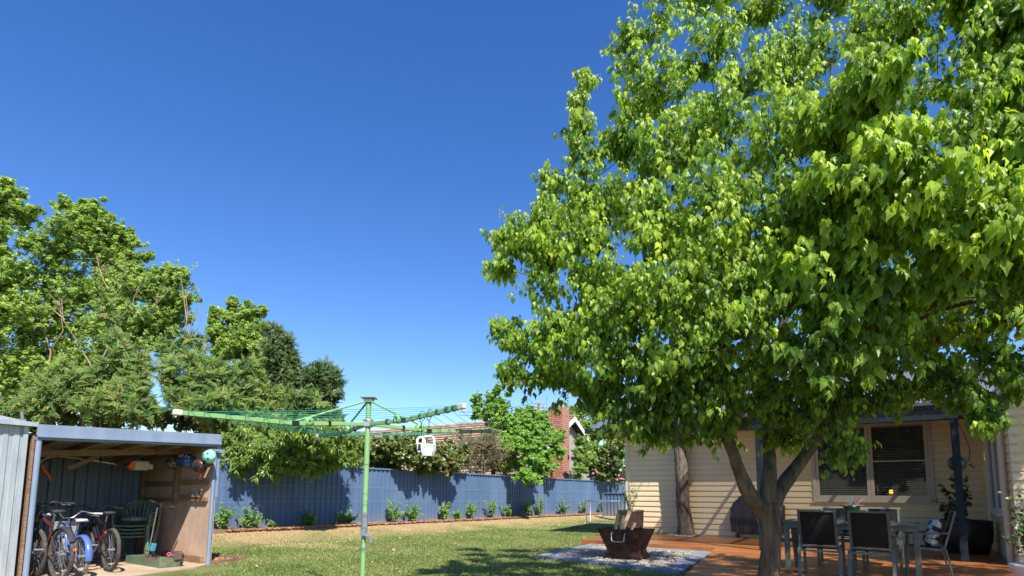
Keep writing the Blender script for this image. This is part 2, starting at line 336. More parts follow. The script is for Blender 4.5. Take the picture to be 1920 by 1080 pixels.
# ================================================================== SETTING
def np_mesh(name, V, F, mats, parent=None, tint=None, smooth=False):
    V = np.ascontiguousarray(V, dtype=np.float32); F = np.ascontiguousarray(F, dtype=np.int32)
    me = bpy.data.meshes.new(name); k = F.shape[1]
    me.vertices.add(len(V)); me.vertices.foreach_set('co', V.ravel())
    me.loops.add(F.size); me.loops.foreach_set('vertex_index', F.ravel())
    me.polygons.add(len(F)); me.polygons.foreach_set('loop_start', np.arange(len(F), dtype=np.int32)*k); me.polygons.foreach_set('loop_total', np.full(len(F), k, dtype=np.int32))
    me.polygons.foreach_set('use_smooth', np.full(len(F), smooth))
    me.materials.append(mats); me.update(calc_edges=True)
    if tint is not None:
        a = me.attributes.new('tint', 'FLOAT', 'FACE'); a.data.foreach_set('value', np.clip(tint, 0, 1).astype(np.float32))
    o = bpy.data.objects.new(name, me); COL.objects.link(o)
    if parent is not None: o.parent = parent
    return o

# ground: one sheet to the horizon
xs = np.unique(np.concatenate([[-1500, -400, -150, -70, -40, -25], np.arange(-18, 14, .3), [16, 20, 30, 60, 150, 400, 1500]]))
ys = np.unique(np.concatenate([[-600, -100, -20], np.arange(-4, 44, .3), [50, 60, 90, 200, 600, 2000]]))
GX, GY = np.meshgrid(xs, ys); d = -0.823*GX+0.568*GY; t = np.clip((d-12.3)/2.1, 0, 1); GZ = .25*t*t*(3-2*t)
GZ += np.where((np.abs(GX) < 16) & (GY < 42) & (d > 3), .012*np.sin(GX*1.9+GY)*np.sin(GY*1.3), 0)-.004
nx, ny = len(xs), len(ys); I = np.arange(nx*ny).reshape(ny, nx)
F = np.stack([I[:-1, :-1], I[:-1, 1:], I[1:, 1:], I[1:, :-1]], -1).reshape(-1, 4)
g = np_mesh('ground', np.stack([GX, GY, GZ], -1).reshape(-1, 3), F, M_lawn, smooth=True); tag(g, kind='structure')

# fire pit pad, deck, shed slab polygons
PAD = [(0.45, 11.6), (2.62, 9.25), (4.3, 12.75), (1.95, 14.55)]
HR = Vector((10.6, 13.1, 0)); HL = HR-WD*8.6
DZ = 0.12
def to_w(p, o): v = Vector((p[0]-o[0], p[1]-o[1], 0)); return (v.dot(WD), v.dot(E))
def inside(px, py, poly):
    c = np.zeros(len(px), bool); n = len(poly)
    for i in range(n):
        x1, y1 = poly[i]; x2, y2 = poly[(i+1) % n]
        cond = ((y1 > py) != (y2 > py)) & (px < (x2-x1)*(py-y1)/(y2-y1+1e-12)+x1); c ^= cond
    return c
deckpoly = [(1.75, 14.85), (3.35, 18.2), (HL[0]-.3*.823+.4*.568, HL[1]+.3*.568+.4*.823), (11.4, 13.3), (9.2, 8.6), (7.2, 4.2), (0.6, 4.2), (4.38, 12.78), (2.05, 14.62)]
dk = MB(); dk.prism([to_w(p, HL) for p in deckpoly], 0.0, DZ)
do = dk.build('deck', M_deck); do.location = HL; do.rotation_euler = (0, 0, RW); tag(do, kind='structure')
def inset(poly, w):
    c = Vector((sum(p[0] for p in poly)/len(poly), sum(p[1] for p in poly)/len(poly))); out = []
    n = len(poly)
    for i in range(n):
        a = Vector(poly[i-1]); b = Vector(poly[i]); cc = Vector(poly[(i+1) % n])
        d1 = (b-a).normalized(); d2 = (cc-b).normalized(); n1 = Vector((-d1.y, d1.x)); n2 = Vector((-d2.y, d2.x))
        if n1.dot(c-b) < 0: n1 = -n1
        if n2.dot(c-b) < 0: n2 = -n2
        s = 1/(1+n1.dot(n2)); out.append(tuple(b+(n1+n2)*w*s))
    return out
PIN = inset(PAD, .33)
pb = MB()
for i in range(4):
    a, b = Vector(PAD[i]), Vector(PAD[(i+1) % 4]); a2, b2 = Vector(PIN[i]), Vector(PIN[(i+1) % 4]); n = max(3, round((b-a).length/.45))
    for k in range(n):
        t0, t1 = (k+.012)/n, (k+1-.012)/n; dz = random.uniform(-.003, .003)
        pb.prism([tuple(a.lerp(b, t0)), tuple(a.lerp(b, t1)), tuple(a2.lerp(b2, t1)), tuple(a2.lerp(b2, t0))], -.02, .045+dz)
tag(pb.build('paver_border', M_paver), kind='structure')
gb = MB(); gb.prism(PIN, -.01, .012); tag(gb.build('gravel_bed', mat('grit', (.26, .22, .17), (.42, .37, .3), .95, 40)), kind='structure')

def chips(name, n, pts, smin, smax, zfun, material, flat=.6, label=None, cat=None):
    """loose stones or bark: small irregular hexahedra"""
    base = np.array([(-1, -1, -1), (1, -1, -1), (1, 1, -1), (-1, 1, -1), (-.6, -.6, 1), (.6, -.6, 1), (.6, .6, 1), (-.6, .6, 1)], float)
    fc = np.array([(0, 3, 2, 1), (4, 5, 6, 7), (0, 1, 5, 4), (1, 2, 6, 5), (2, 3, 7, 6), (3, 0, 4, 7)])
    s = RNG.uniform(smin, smax, (n, 1, 1))*np.stack([RNG.uniform(.7, 1.5, n), RNG.uniform(.5, 1, n), RNG.uniform(.5, 1, n)*flat], -1)[:, None, :]
    b = base[None]*(1+RNG.uniform(-.25, .25, (n, 8, 3)))*s*.5
    a = RNG.uniform(0, 6.28, n); c, q = np.cos(a), np.sin(a); tl = RNG.normal(0, .3, n)
    x = b[:, :, 0]*c[:, None]-b[:, :, 1]*q[:, None]; y = b[:, :, 0]*q[:, None]+b[:, :, 1]*c[:, None]; z = b[:, :, 2]+x*np.tan(tl)[:, None]*.5
    V = np.stack([x+pts[:, :1], y+pts[:, 1:2], z+zfun(pts)[:, None]], -1).reshape(-1, 3)
    F = (fc[None]+8*np.arange(n)[:, None, None]).reshape(-1, 4); t = np.repeat(RNG.uniform(0, 1, n), 6)
    o = np_mesh(name, V, F, material, tint=t, smooth=False); tag(o, label, cat, kind='stuff'); return o
def scatter(poly, n):
    xs = [p[0] for p in poly]; ys = [p[1] for p in poly]; out = np.zeros((0, 2))
    while len(out) < n:
        q = np.stack([RNG.uniform(min(xs), max(xs), n*2), RNG.uniform(min(ys), max(ys), n*2)], -1); out = np.concatenate([out, q[inside(q[:, 0], q[:, 1], poly)]])
    return out[:n]
pp = scatter(PIN, 7500); chips('gravel', 7500, pp, .025, .06, lambda p: .02+RNG.uniform(0, .018, len(p)), M_gravel, label='pale river gravel filling the paved fire pit square', cat='gravel')

# shed slab
R0 = Vector((-5.07, 10.0, 0)); SF = frame(R0, RE)       # shed frame: x along the fence, y towards it
def S(x, y, z=0): return SF @ Vector((x, y, z))
sb = MB(); sb.prism([(-2.9, -.95), (-1.4, -.62), (-.35, -.30), (.05, .0), (.05, 2.6), (-2.9, 2.6)], -.05, .02)
o = sb.build('concrete_slab', M_slab); o.matrix_world = SF; tag(o, kind='structure')

# fence frame
F0 = Vector((-4.66, 19.0, 0)); F0 = F0+Vector((-.823, .568, 0))*(14.65-(-.823*F0.x+.568*F0.y)); FF = frame(F0, RE)
def Fw(x, y, z=0): return FF @ Vector((x, y, z))
ZB = .25; ZT = 2.05
# planting bed in front of the fence
bb = MB(); bb.prism([(-9, -.62), (18, -.55), (18, 0), (-9, 0)], .1, ZB+.012); o = bb.build('garden_bed', mat('bed_soil', (.16, .075, .04), (.36, .22, .13), .95, 9, bump=1, bscale=30)); o.matrix_world = FF; tag(o, kind='structure')
n = 9000; q = np.stack([RNG.uniform(-5, 18, n), RNG.uniform(-.72, -.05, n)], -1); e = np.array([[.568, .823], [-.823, .568]]); q2 = q@e+np.array([[F0.x, F0.y]])
chips('bark_mulch', n, q2, .03, .085, lambda p: ZB+.02+RNG.uniform(0, .02, len(p)), M_mulch, .35, 'reddish bark and leaf litter along the foot of the blue fence', 'mulch')
eb = MB()
for k in range(22): eb.bar((-9+k*1.22, -.66+random.uniform(-.01, .01), .265), (-9+(k+1)*1.22-.02, -.66+random.uniform(-.01, .01), .262), .035, .09)
o = eb.build('bed_edging', M_timber); o.matrix_world = FF; tag(o, 'thin timber edging board between the lawn and the fence bed', 'edging')
# litter corner beside the shed
eb = MB(); eb.bar((.02, -.05, .03), (.75, .12, .03), .04, .07); eb.bar((.75, .12, .03), (.6, 1.0, .03), .04, .07)
o = eb.build('corner_edging', M_timber); o.matrix_world = SF; tag(o, 'short dark timber edging boards beside the right wall of the shed', 'edging')
pl = [S(.08, 0), S(.68, .15), S(.56, .9), S(.08, .9)]; pq = scatter([(p.x, p.y) for p in pl], 260)
chips('leaf_litter', 260, pq, .03, .08, lambda p: .02+RNG.uniform(0, .02, len(p)), M_mulch, .35, 'heap of dry leaf litter in the corner beside the shed', 'leaf litter')

# lawn blades, densest where the picture sees them largest
n = 190000
yy = 8.0+22*RNG.uniform(0, 1, n)**1.7; uu = RNG.uniform(-.62, .35, n); xx = uu*yy
dd = -0.823*xx+0.568*yy; ok = (dd < 14.0)
sx = (xx-R0.x)*E.x+(yy-R0.y)*E.y; sy = -(xx-R0.x)*E.y+(yy-R0.y)*E.x
ok &= ~((sx < .06) & (sy > -1.0) & (sx+sy*1.9 < .55) | ((sx < .1) & (sx > -3) & (sy > -.05)))
for pol in (PAD, deckpoly): ok &= ~inside(xx, yy, pol)
xx, yy, dd = xx[ok], yy[ok], dd[ok]; n = len(xx); t = np.clip((dd-12.3)/2.1, 0, 1); zz = .25*t*t*(3-2*t)+.012*np.sin(xx*1.9+yy)*np.sin(yy*1.3)-.004
h = RNG.uniform(.012, .036, n)*(1-.4*np.clip((dd-12)/2, 0, 1)); a = RNG.uniform(0, 6.28, n); wd = RNG.uniform(.003, .007, n)*(1+yy/14); lx, ly = RNG.normal(0, .5, n)*h, RNG.normal(0, .5, n)*h
V = np.stack([np.stack([xx-wd*np.cos(a), yy-wd*np.sin(a), zz], -1), np.stack([xx+wd*np.cos(a), yy+wd*np.sin(a), zz], -1), np.stack([xx+lx, yy+ly, zz+h], -1)], 1).reshape(-1, 3)
dry = np.clip((dd-11.3+1.6*np.sin(xx*1.1+1.3*np.sin(yy*.9))+.9*np.sin(yy*2.3+xx))/2.2, 0, 1)*.75
ti = np.clip(RNG.normal(.34, .22, n)+dry*.8+(.16*np.sin(xx*2.1)*np.sin(yy*1.7+xx*.6)), 0, 1)
M_blade = leafmat('grass_blades', [(.085, .14, .03), (.18, .245, .06), (.32, .33, .12), (.54, .42, .24)], .6, .3)
o = np_mesh('grass', V, np.arange(3*n).reshape(n, 3), M_blade, tint=ti); tag(o, 'short green lawn grass with drier straw coloured patches', 'grass', kind='stuff')
n = 420; yy = RNG.uniform(8.2, 22, n); xx = RNG.uniform(-.55, .2, n)*yy; dd = -0.823*xx+0.568*yy; ok = (dd < 14) & (dd > 3) & ~inside(xx, yy, PAD) & ~inside(xx, yy, deckpoly)
sx = (xx-R0.x)*E.x+(yy-R0.y)*E.y; ok &= (sx > .9); pq = np.stack([xx[ok], yy[ok]], -1)
chips('lawn_litter', len(pq), pq, .015, .05, lambda p: np.array([gz(*q) for q in p])+.028, M_mulch, .25, 'tiny dry leaf fragments scattered over the green lawn', 'leaf litter')
# dry fallen leaves on the lawn
for i, (u, v) in enumerate([(642, 1048), (750, 1009), (645, 1022), (855, 1012), (738, 1031), (590, 1070), (510, 1029), (480, 1062)]):
    p = PZ(u, v, .03); m = MB(); s = random.uniform(.04, .07); a = random.uniform(0, 6); M = Matrix.Translation((p.x, p.y, gz(p.x, p.y)+.035)) @ Euler((random.uniform(-.5, .5), random.uniform(-.5, .5), a)).to_matrix().to_4x4()
    m.add([M @ Vector(q) for q in [(-s, 0, 0), (-s*.3, s*.5, .01), (s*.5, s*.45, .015), (s*1.2, 0, 0), (s*.5, -s*.45, .015), (-s*.3, -s*.5, .01), (0, 0, -.004)]], [(6, 0, 1), (6, 1, 2), (6, 2, 3), (6, 3, 4), (6, 4, 5), (6, 5, 0)])
    where = ['just left of the clothesline pole foot', 'right of the crank handle near the dry patch', 'left of the crank handle', 'on the green lawn well right of the pole', 'right of the pole below the handle', 'lowest and left of the pole shadow', 'nearer the shed and the fence bed', 'on the lawn right of the shed post'][i]
    tag(m.build('fallen_leaf', mat('dry_leaf', (.42, .24, .14), (.6, .42, .28), .8, 20)) if i == 0 else m.build('fallen_leaf', bpy.data.materials['dry_leaf']), 'curled dry leaf lying '+where, 'leaf', 'dry leaves fallen on the lawn')

# ------------------------------------------------------------------ blue corrugated fence
def corr(mb, x0, x1, z0, z1, y=0.0, pitch=.19, depth=.032, mi=0):
    """trapezoidal sheet in the x-z plane, front towards -y"""
    prof = [(0, 0), (.44, 0), (.54, 1), (.90, 1), (1.0, 0)]
    xs = []; x = x0
    while x < x1-1e-6:
        for t, dpt in prof[:-1]:
            xx = x+t*pitch
            if xx < x1: xs.append((xx, dpt*depth))
        x += pitch
    xs.append((x1, 0)); th = .003
    vs = [];
    for x, dpt in xs: vs += [(x, y+dpt, z0), (x, y+dpt, z1), (x, y+dpt+th, z0), (x, y+dpt+th, z1)]
    fs = []
    for i in range(len(xs)-1):
        a = 4*i; b = a+4; fs += [(a, b, b+1, a+1), (b+2, a+2, a+3, b+3), (a+1, b+1, b+3, a+3), (b, a, a+2, b+2)]
    return mb.add(vs, fs, False, mi)
fe = thing('corrugated_fence', 'long blue corrugated steel fence across the back of the lawn', 'fence', F0, RE)
PW = 2.85; X0 = -8.95
k = 0
while X0+k*PW < 27:
    xa = X0+k*PW; xb = xa+PW; m = MB(); corr(m, xa+.012, xb-.012, ZB+.03, ZT-.03); m.build('fence_sheet', M_blue, fe)
    m = MB(); m.box(xa-.028, -.03, .12, xa+.028, .045, ZT-.012, b=.003); m.build('fence_post', M_bluetrim, fe)
    m = MB(); m.box(xa+.029, -.036, ZT-.05, xb-.029, .05, ZT, b=.004); m.build('top_rail', M_bluetrim, fe)
    m = MB(); m.box(xa+.029, -.03, ZB-.02, xb-.029, .045, ZB+.045, b=.004); m.build('fence_rail', M_bluetrim, fe)
    k += 1
# training wires on the fence
m = MB()
for z in (1.42, .98): m.tube([(x, -.05-.006*math.sin(x), z-.02*abs(math.sin(x*1.1))) for x in np.arange(-8, 17.9, .7)], .0022, 4)
m.build('training_wire', M_galv, fe)
# lower side panel at the far right end
p = P(1131, 960, 29.5); sf = thing('side_fence_panel', 'lower short blue steel panel at the far right end beside the house', 'fence', (p.x, p.y, .2), RW)
m = MB(); corr(m, 0.03, 2.4, .02, 1.12); m.build('fence_sheet', M_blue, sf); m = MB(); m.box(-.03, -.03, -.2, .03, .045, 1.16); m.build('fence_post', M_bluetrim, sf); m = MB(); m.box(2.41, -.03, -.2, 2.47, .045, 1.16); m.build('fence_post', M_bluetrim, sf)
m = MB(); m.box(.031, -.036, 1.12, 2.40, .05, 1.165); m.build('fence_rail', M_bluetrim, sf)

# ------------------------------------------------------------------ cream weatherboard house
BP = .152
def siding(mb, x0, x1, z0, z1, y=0.0, M=None):
    """stacked boards on the plane y, facing -y; each board's foot stands proud"""
    zz = math.floor(z0/BP)*BP
    while zz < z1-1e-4:
        a = max(zz, z0); b = min(zz+BP, z1)
        def yo(z): return y-.004-.018*(1-(z-zz)/BP)
        pr = [(y+.06, a), (y-.018, a), (y-.026, a+.006), (y-.022, min(b, a+.05)), (y-.014, min(b, zz+BP*.74)), (y-.002, min(b, zz+BP*.84)), (y+.001, b), (y+.06, b)]
        vs = [(x, py, pz) for x in (x0, x1) for py, pz in pr]; n_ = len(pr)
        if M: vs = [M @ Vector(p) for p in vs]
        mb.add(vs, [(k, n_+k, n_+k+1, k+1) for k in range(n_-1)]+[tuple(range(n_)), tuple(range(n_, 2*n_))[::-1]])
        zz += BP
ho = thing('weatherboard_house', 'cream weatherboard house with large blind covered windows behind the deck', 'house', HL, RW)
W0, W1, WZ0, WZ1 = 8.6-3.44, 8.6-1.02, 1.2, 3.02; ZW = 3.25
m = MB(); siding(m, .07, W0-.06, DZ+.02, ZW); siding(m, W0-.06, W1+.06, DZ+.02, WZ0-.06); siding(m, W0-.06, W1+.06, WZ1+.06, ZW); siding(m, W1+.06, 8.55, DZ+.02, ZW)
m.box(.0, .06, 0, W0-.1, .12, ZW); m.box(W1+.1, .06, 0, 8.6, .12, ZW); m.box(W0-.1, .06, 0, W1+.1, .12, WZ0-.08); m.box(W0-.1, .06, WZ1+.08, W1+.1, .12, ZW)
# left end wall running away, and the side wall coming forward on the right
m.box(.0, .121, 0, .1, 8, ZW)
m.build('rear_wall', M_siding, ho)
m = MB(); m.box(-.03, -.035, 0, .07, .08, ZW, b=.004); m.build('corner_board', M_wtrim, ho); m = MB(); m.box(8.5, -.03, DZ, 8.56, .0, ZW); m.build('corner_board', M_wtrim, ho)
MS = Matrix.Translation((8.6, 0, 0)) @ Matrix.Rotation(-math.pi/2, 4, 'Z')     # side wall: local x runs towards the camera
SW0, SW1, SZ0, SZ1 = .55, 2.75, .98, 2.75; SL = 4.1
m = MB()
for (a, b, c, d2) in ((.0, SW0-.05, DZ+.01, ZW), (SW0-.05, SW1+.05, DZ+.01, SZ0-.05), (SW0-.05, SW1+.05, SZ1+.05, ZW), (SW1+.05, SL, DZ+.01, ZW)): siding(m, a, b, c, d2, 0, MS)
m.build('side_wall', M_siding, ho)
m = MB(); m.box(8.6, -SL-.01, DZ+.02, 8.76, -SL+.02, ZW); M2 = Matrix.Translation((8.72, -SL, 0)); siding(m, .0, 5, DZ+.02, ZW, 0, M2); m.build('front_return_wall', M_siding, ho)
m = MB()
for zk in range(21): m.box(8.6, -SL-.045, DZ+.03+zk*BP, 8.735, -SL-.023, DZ+.03+zk*BP+BP*.72, b=.004)
m.build('corner_trim', M_wtrim, ho)
m = MB(); m.tube([(8.53, -SL+.35, DZ), (8.53, -SL+.35, 2.85), (8.48, -SL+.25, 3.0), (8.2, -SL-.1, 3.08)], .05, 12); m.build('downpipe', M_wtrim, ho)
def window(parent, x0, x1, z0, z1, M, cols, material, blinds=True, mid=True, fw=.075):
    m = MB(); m.box(x0-.06, -.045, z0-.07, x0+.02, .05, z1+.06, M, b=.004); m.box(x1-.02, -.045, z0-.07, x1+.06, .05, z1+.06, M, b=.004)
    m.box(x0+.02, -.045, z1-.02, x1-.02, .05, z1+.06, M); m.box(x0+.02, -.05, z0-.07, x1-.02, .05, z0+.015, M)
    w = m.build('window_frame', material, parent); m = MB(); m.box(x0-.08, -.075, z0-.10, x1+.08, -.046, z0-.071, M); m.build('sill', material, w)
    n = cols; cw = (x1-x0-.04)/n
    for i in range(n):
        a = x0+.02+i*cw; b = a+cw; m = MB(); s = fw
        m.box(a+.002, -.03, z0+.015, a+s, .04, z1-.02, M, b=.003); m.box(b-s, -.03, z0+.015, b-.002, .04, z1-.02, M, b=.003); m.box(a+s, -.028, z1-.02-s*.6, b-s, .04, z1-.022, M); m.box(a+s, -.028, z0+.017, b-s, .04, z0+.015+s*.7, M)
        if mid: zm = (z0+z1)/2-.03; m.box(a+s, -.025, zm, b-s, .04, zm+.03, M)
        m.build('sash', material, w)
        m = MB(); m.box(a+s, .008, z0+.03, b-s, .012, z1-.04, M); m.build('pane', M_glass, w)
        if blinds:
            m = MB(); k = 0; z = z0+.07
            while z < z1-.05:
                m.add([M @ Vector(p) for p in ((a+s, .045, z-.010), (b-s, .045, z-.010), (b-s, .075, z+.012), (a+s, .075, z+.012))], [(0, 1, 2, 3)]); z += .047
            for t in (.16, .5, .84): x = a+cw*t; m.box(x-.002, .04, z0+.03, x+.002, .043, z1-.03, M)
            m.box(a+s, .04, z1-.09, b-s, .085, z1-.03, M)
            m.build('blind', M_slat, w)
    return w
I4 = Matrix.Identity(4)
window(ho, W0, W1, WZ0, WZ1, I4, 2, M_trim)
window(ho, SW0, SW1, SZ0, SZ1, MS, 2, M_whitepaint, False, False, .05)
m = MB()   # dark room behind the panes: floor, back, sides, ceiling
m.box(W0-.4, 3.6, .1, W1+.4, 3.7, 3.3); m.box(W0-.5, .13, .1, W0-.4, 3.7, 3.3); m.box(W1+.4, .13, .1, W1+.5, 3.7, 3.3); m.box(W0-.5, .13, 3.3, W1+.5, 3.7, 3.4); m.box(W0-.5, .13, 0, W1+.5, 3.7, .1)
M_room = mat('room_plaster', (.16, .13, .10), rough=.9); m.build('living_room', M_room, ho)
m = MB(); m.box(8.75+.5, -2.9, .1, 8.75+.6, -.3, 3.0); m.build('side_room', M_dark, ho)
# small lit lantern and a chair inside, seen through the blinds
LZ = PZ
m = MB(); xl = W0+(W1-W0)*.655; m.lathe([(.0, 0), (.055, 0), (.06, .02), (.05, .03)], (xl, 1.0, 1.28), 12)
la = tag(m.build('lantern', M_steelgrey), 'small glowing orange lantern standing inside behind the right hand blinds', 'lantern'); la.matrix_world = frame(HL, RW)
m = MB(); m.lathe([(.0, 0), (.034, .0), (.042, .05), (.034, .11), (.0, .115)], (xl, 1.0, 1.312), 12); m.build('flame_glass', emis('lantern_glow', (1, .25, .03), 5), la)
m = MB(); m.box(xl-.6, .8, 1.22, xl+.9, 1.3, 1.27, b=.005); m.box(xl-.55, .85, .1, xl-.48, .92, 1.22); m.box(xl+.78, .85, .1, xl+.85, .92, 1.22); m.box(xl-.55, 1.2, .1, xl-.48, 1.27, 1.22); m.box(xl+.78, 1.2, .1, xl+.85, 1.27, 1.22)
o = tag(m.build('side_table', M_timber), 'narrow wooden table standing inside under the lantern', 'table'); o.matrix_world = frame(HL, RW)
# house roof with dark gutter
m = MB(); m.add([(-1.05, -.62, 3.16), (9.3, -.62, 3.16), (9.3, 4.2, 5.0), (-1.05, 4.2, 5.0), (-1.05, -.62, 3.24), (9.3, -.62, 3.24), (9.3, 4.2, 5.08), (-1.05, 4.2, 5.08)], [(0, 3, 2, 1), (4, 5, 6, 7), (0, 1, 5, 4), (1, 2, 6, 5), (2, 3, 7, 6), (3, 0, 4, 7)])
m.build('roof', mat('roof_sheet_grey', (.10, .11, .13), (.14, .15, .17), .5, 3), ho)
m = MB(); m.box(-1.05, -.75, 3.1, 9.3, -.625, 3.25, b=.01); m.build('gutter', M_postblue, ho)
m = MB(); m.box(-1.0, -.6, 3.12, 8.6, .0, 3.15); m.box(-1.0, .0, 3.12, -.04, 6, 3.15); m.build('soffit', M_siding, ho)
m = MB(); m.box(-.9, -.3, .8+2.35, -.05, .35, 3.6-.35+.0); 
# verandah: posts, beam, smoky corrugated roofing
VP1 = Vector((7.9, 10.4, 0)); 
ve = thing('verandah', 'blue timber verandah frame with smoky corrugated roofing over the deck', 'verandah', VP1, RW)
def vpost(x, w=.115):
    m = MB(); m.box(x-w/2, -w/2, DZ+.0, x+w/2, w/2, 2.62, b=.006); m.build('post', M_postblue, ve)
vpost(0); vpost(-3.3); vpost(3.4)
m = MB(); m.box(-5.0, -.07, 2.62, 4.2, .07, 2.80, b=.005); m.build('front_beam', M_postblue, ve)
m = MB()
for k in range(8):
    x = -4.9+k*1.28; m.bar((x, .0, 2.83), (x, 3.55, 3.08), .045, .09)
m.build('rafter', M_postblue, ve)
m = MB()
for k in range(4): y = .35+k*.95; m.bar((-5, y, 2.90+.07*y*.98), (4.2, y, 2.90+.07*y*.98), .06, .035)
m.build('batten', M_postblue, ve)
m = MB(); n = 130; vs = []
for i in range(n+1):
    x = -5.05+9.3*i/n; z = .012*(1 if i % 2 else -1)
    for y in (-.18, 1.2, 2.4, 3.68): vs.append((x, y, 2.95+.0705*y+z))
m.add(vs, [(i*4+j, (i+1)*4+j, (i+1)*4+j+1, i*4+j+1) for i in range(n) for j in range(3)], True)
m.build('roof_sheet', M_poly, ve)

# ------------------------------------------------------------------ neighbour's brick house behind the fence
RX = P(1064, 790, 36.0); nh = thing('neighbour_house', 'red brick house with terracotta tiled roof rising behind the blue fence', 'house', (RX.x, RX.y, 0), RW)
RZ = 6.0; EZ = 3.5; HALF = 4.1
m = MB(); rows = 17; L = 21
for side in (-1, 1):
    HALF, EZ, rows = (6.2, 2.2, 19) if side < 0 else (4.1, 3.5, 17)
    for i in range(rows):
        t0, t1 = i/rows, (i+1)/rows+.01; y0 = side*HALF*(1-t0); y1 = side*HALF*(1-t1); z0 = EZ+(RZ-EZ)*t0; z1 = EZ+(RZ-EZ)*t1
        nseg = 84 if side < 0 else 1; vs = []
        for s in range(nseg*3+1):
            x = .45-L*s/(nseg*3); wv = .05+.02*(0, 1, .6)[s % 3] if side < 0 else 0
            vs += [(x, y0, z0+.05+wv), (x, y0*1.0+side*.01, z0-.06), (x, y1, z1-.005+wv*.6)]
        fs = []
        for s in range(nseg*3): a = s*3; b = a+3; fs += [(a, b, b+2, a+2)]
        m.add(vs, fs); i1 = len(m.v)-len(vs)
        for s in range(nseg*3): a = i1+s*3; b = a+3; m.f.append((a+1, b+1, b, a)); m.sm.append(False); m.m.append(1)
m.tube([(.5, 0, RZ+.06), (-L, 0, RZ+.06)], .12, 8)
m.build('tiled_roof', [M_tile, mat('tile_lip_shadow', (.05, .03, .022), (.10, .06, .045), .9, 6)], nh)  # dark lip colour paints in the shadow lines between tile courses
m = MB(); m.prism([(-5.4, 0), (3.6, 0), (3.6, 3.6), (0, RZ-.2), (-5.4, 2.45)], -.25, 0, Matrix(((0, 0, 1, 0), (1, 0, 0, 0), (0, 1, 0, 0), (0, 0, 0, 1)))); m.build('gable_wall', mat('dull_cream_render', (.30, .29, .26), (.38, .36, .32), .8, 3), nh)  # gable wall in an even dull cream colour
m = MB(); m.box(-L, -5.4, 0, -.26, -5.15, 2.5); m.build('brick_wall', M_brick, nh)
m = MB(); m.bar((.5, -6.3, 2.0), (.5, 0, RZ-.14), .05, .26); m.bar((.5, 4.3, EZ-.22), (.5, 0, RZ-.08), .05, .26); m.box(.0, 3.65, EZ-.35, .52, 4.3, EZ-.1); m.build('barge_board', M_whitepaint, nh)
c = P(1047.5, 900, 33.6); q = nh.matrix_world; MI = (frame((RX.x, RX.y, 0), RW)).inverted(); cl = MI @ Vector((c.x, c.y, 0))
m = MB(); z = 0; m.box(cl.x-.47, cl.y-.4, 0, cl.x+.47, cl.y+.4, 5.75); m.box(cl.x-.47, cl.y-.4, 5.76, cl.x+.47, cl.y+.4, 6.22); ch = m.build('chimney', M_brick, nh)
m = MB(); m.box(cl.x-.85, cl.y+.5, 4, cl.x-.45, cl.y+1.1, 6.2); m.build('rear_chimney', M_brick, nh)
m = MB(); m.tube([(cl.x-.53, cl.y-.43, 3), (cl.x-.53, cl.y-.43, 6.9)], .025, 6); m.build('mast', M_steelgrey, ch)
# power pole far off
p = P(1010, 770, 60); pw = thing('power_pole', 'distant power pole crossarms with looping wires above the tiled roof', 'power pole', (p.x, p.y, 0), .3)
m = MB(); m.tube([(0, 0, 0), (0, 0, 10.7)], .13, 8); m.build('pole', M_timber, pw)
m = MB(); m.bar((-.9, 0, 10.2), (.9, 0, 10.2), .1, .1); m.bar((-1.1, 0, 9.3), (1.0, 0, 9.3), .1, .1); m.bar((-.6, 0, 10.6), (.7, 0, 10.6), .08, .08)
for x in (-.9, -.5, 0, .5, .9): m.lathe([(0, 0), (.05, 0), (.06, .1), (.03, .18), (0, .2)], (x, 0, 10.25), 8)
m.build('crossarm', M_timber, pw)
m = MB()
for k, (x, z, e) in enumerate([(-.9, 10.3, (-9, -3, 8.6)), (-1.1, 9.4, (-9, -3, 7.9)), (-.6, 10.7, (-9, -3, 8.9))]):
    m.tube([(x+(e[0]-x)*t, e[1]*t, z+(e[2]-z)*t-1.2*t*(1-t)) for t in [i/10 for i in range(11)]], .02, 4)
m.tube([(-.8+.5*math.cos(a)-.4, 0, 10.6+.45*math.sin(a)) for a in [i*.5 for i in range(12)]], .02, 4)
m.build('wire', M_black, pw)

# ================================================================== SHED
sh = thing('open_shed', 'open fronted lean-to shed with faded blue fascia and fibre board wall', 'shed', R0, RE)
SW = 2.47; SD = 2.45; zr = 2.0
def ztop(x, y): return 2.17+.035*x-.09*y       # roof plane
m = MB(); corr(m, -SW, -.05, .03, 1.86, SD, pitch=.19)
m.build('back_wall', mat('blue_grey_steel', (.10, .15, .21), (.13, .18, .25), .5, 4, stretch=(1, 1, .3)), sh)  # back wall sheet in a plain blue-grey colour
m = MB(); m.box(-SW-.04, .03, .03, -SW-.01, SD, 1.95); m.build('left_wall', M_timber, sh)
m = MB(); m.box(.0, .03, .03, .022, SD, 1.13); m.prism([(.03, 1.131), (SD, 1.131), (SD, ztop(0, SD)-.09), (.03, ztop(0, 0)-.09)], 0, .022, Matrix(((0, 0, 1, 0), (1, 0, 0, 0), (0, 1, 0, 0), (0, 0, 0, 1)))); m.build('right_wall', M_ply, sh)
m = MB(); m.box(.024, -.03, 1.12, .085, .22, 2.0, b=.004); m.build('corner_cladding', M_bluepale, sh)
m = MB(); m.box(.024, -.02, .02, .05, .03, 1.119); m.build('corner_strip', M_ply, sh)
m = MB(); m.box(.023, .231, .9, .04, SD, 1.4); m.build('cover_strip', M_ply, sh)
m = MB()      # studs, noggings and bottom plate on the right wall
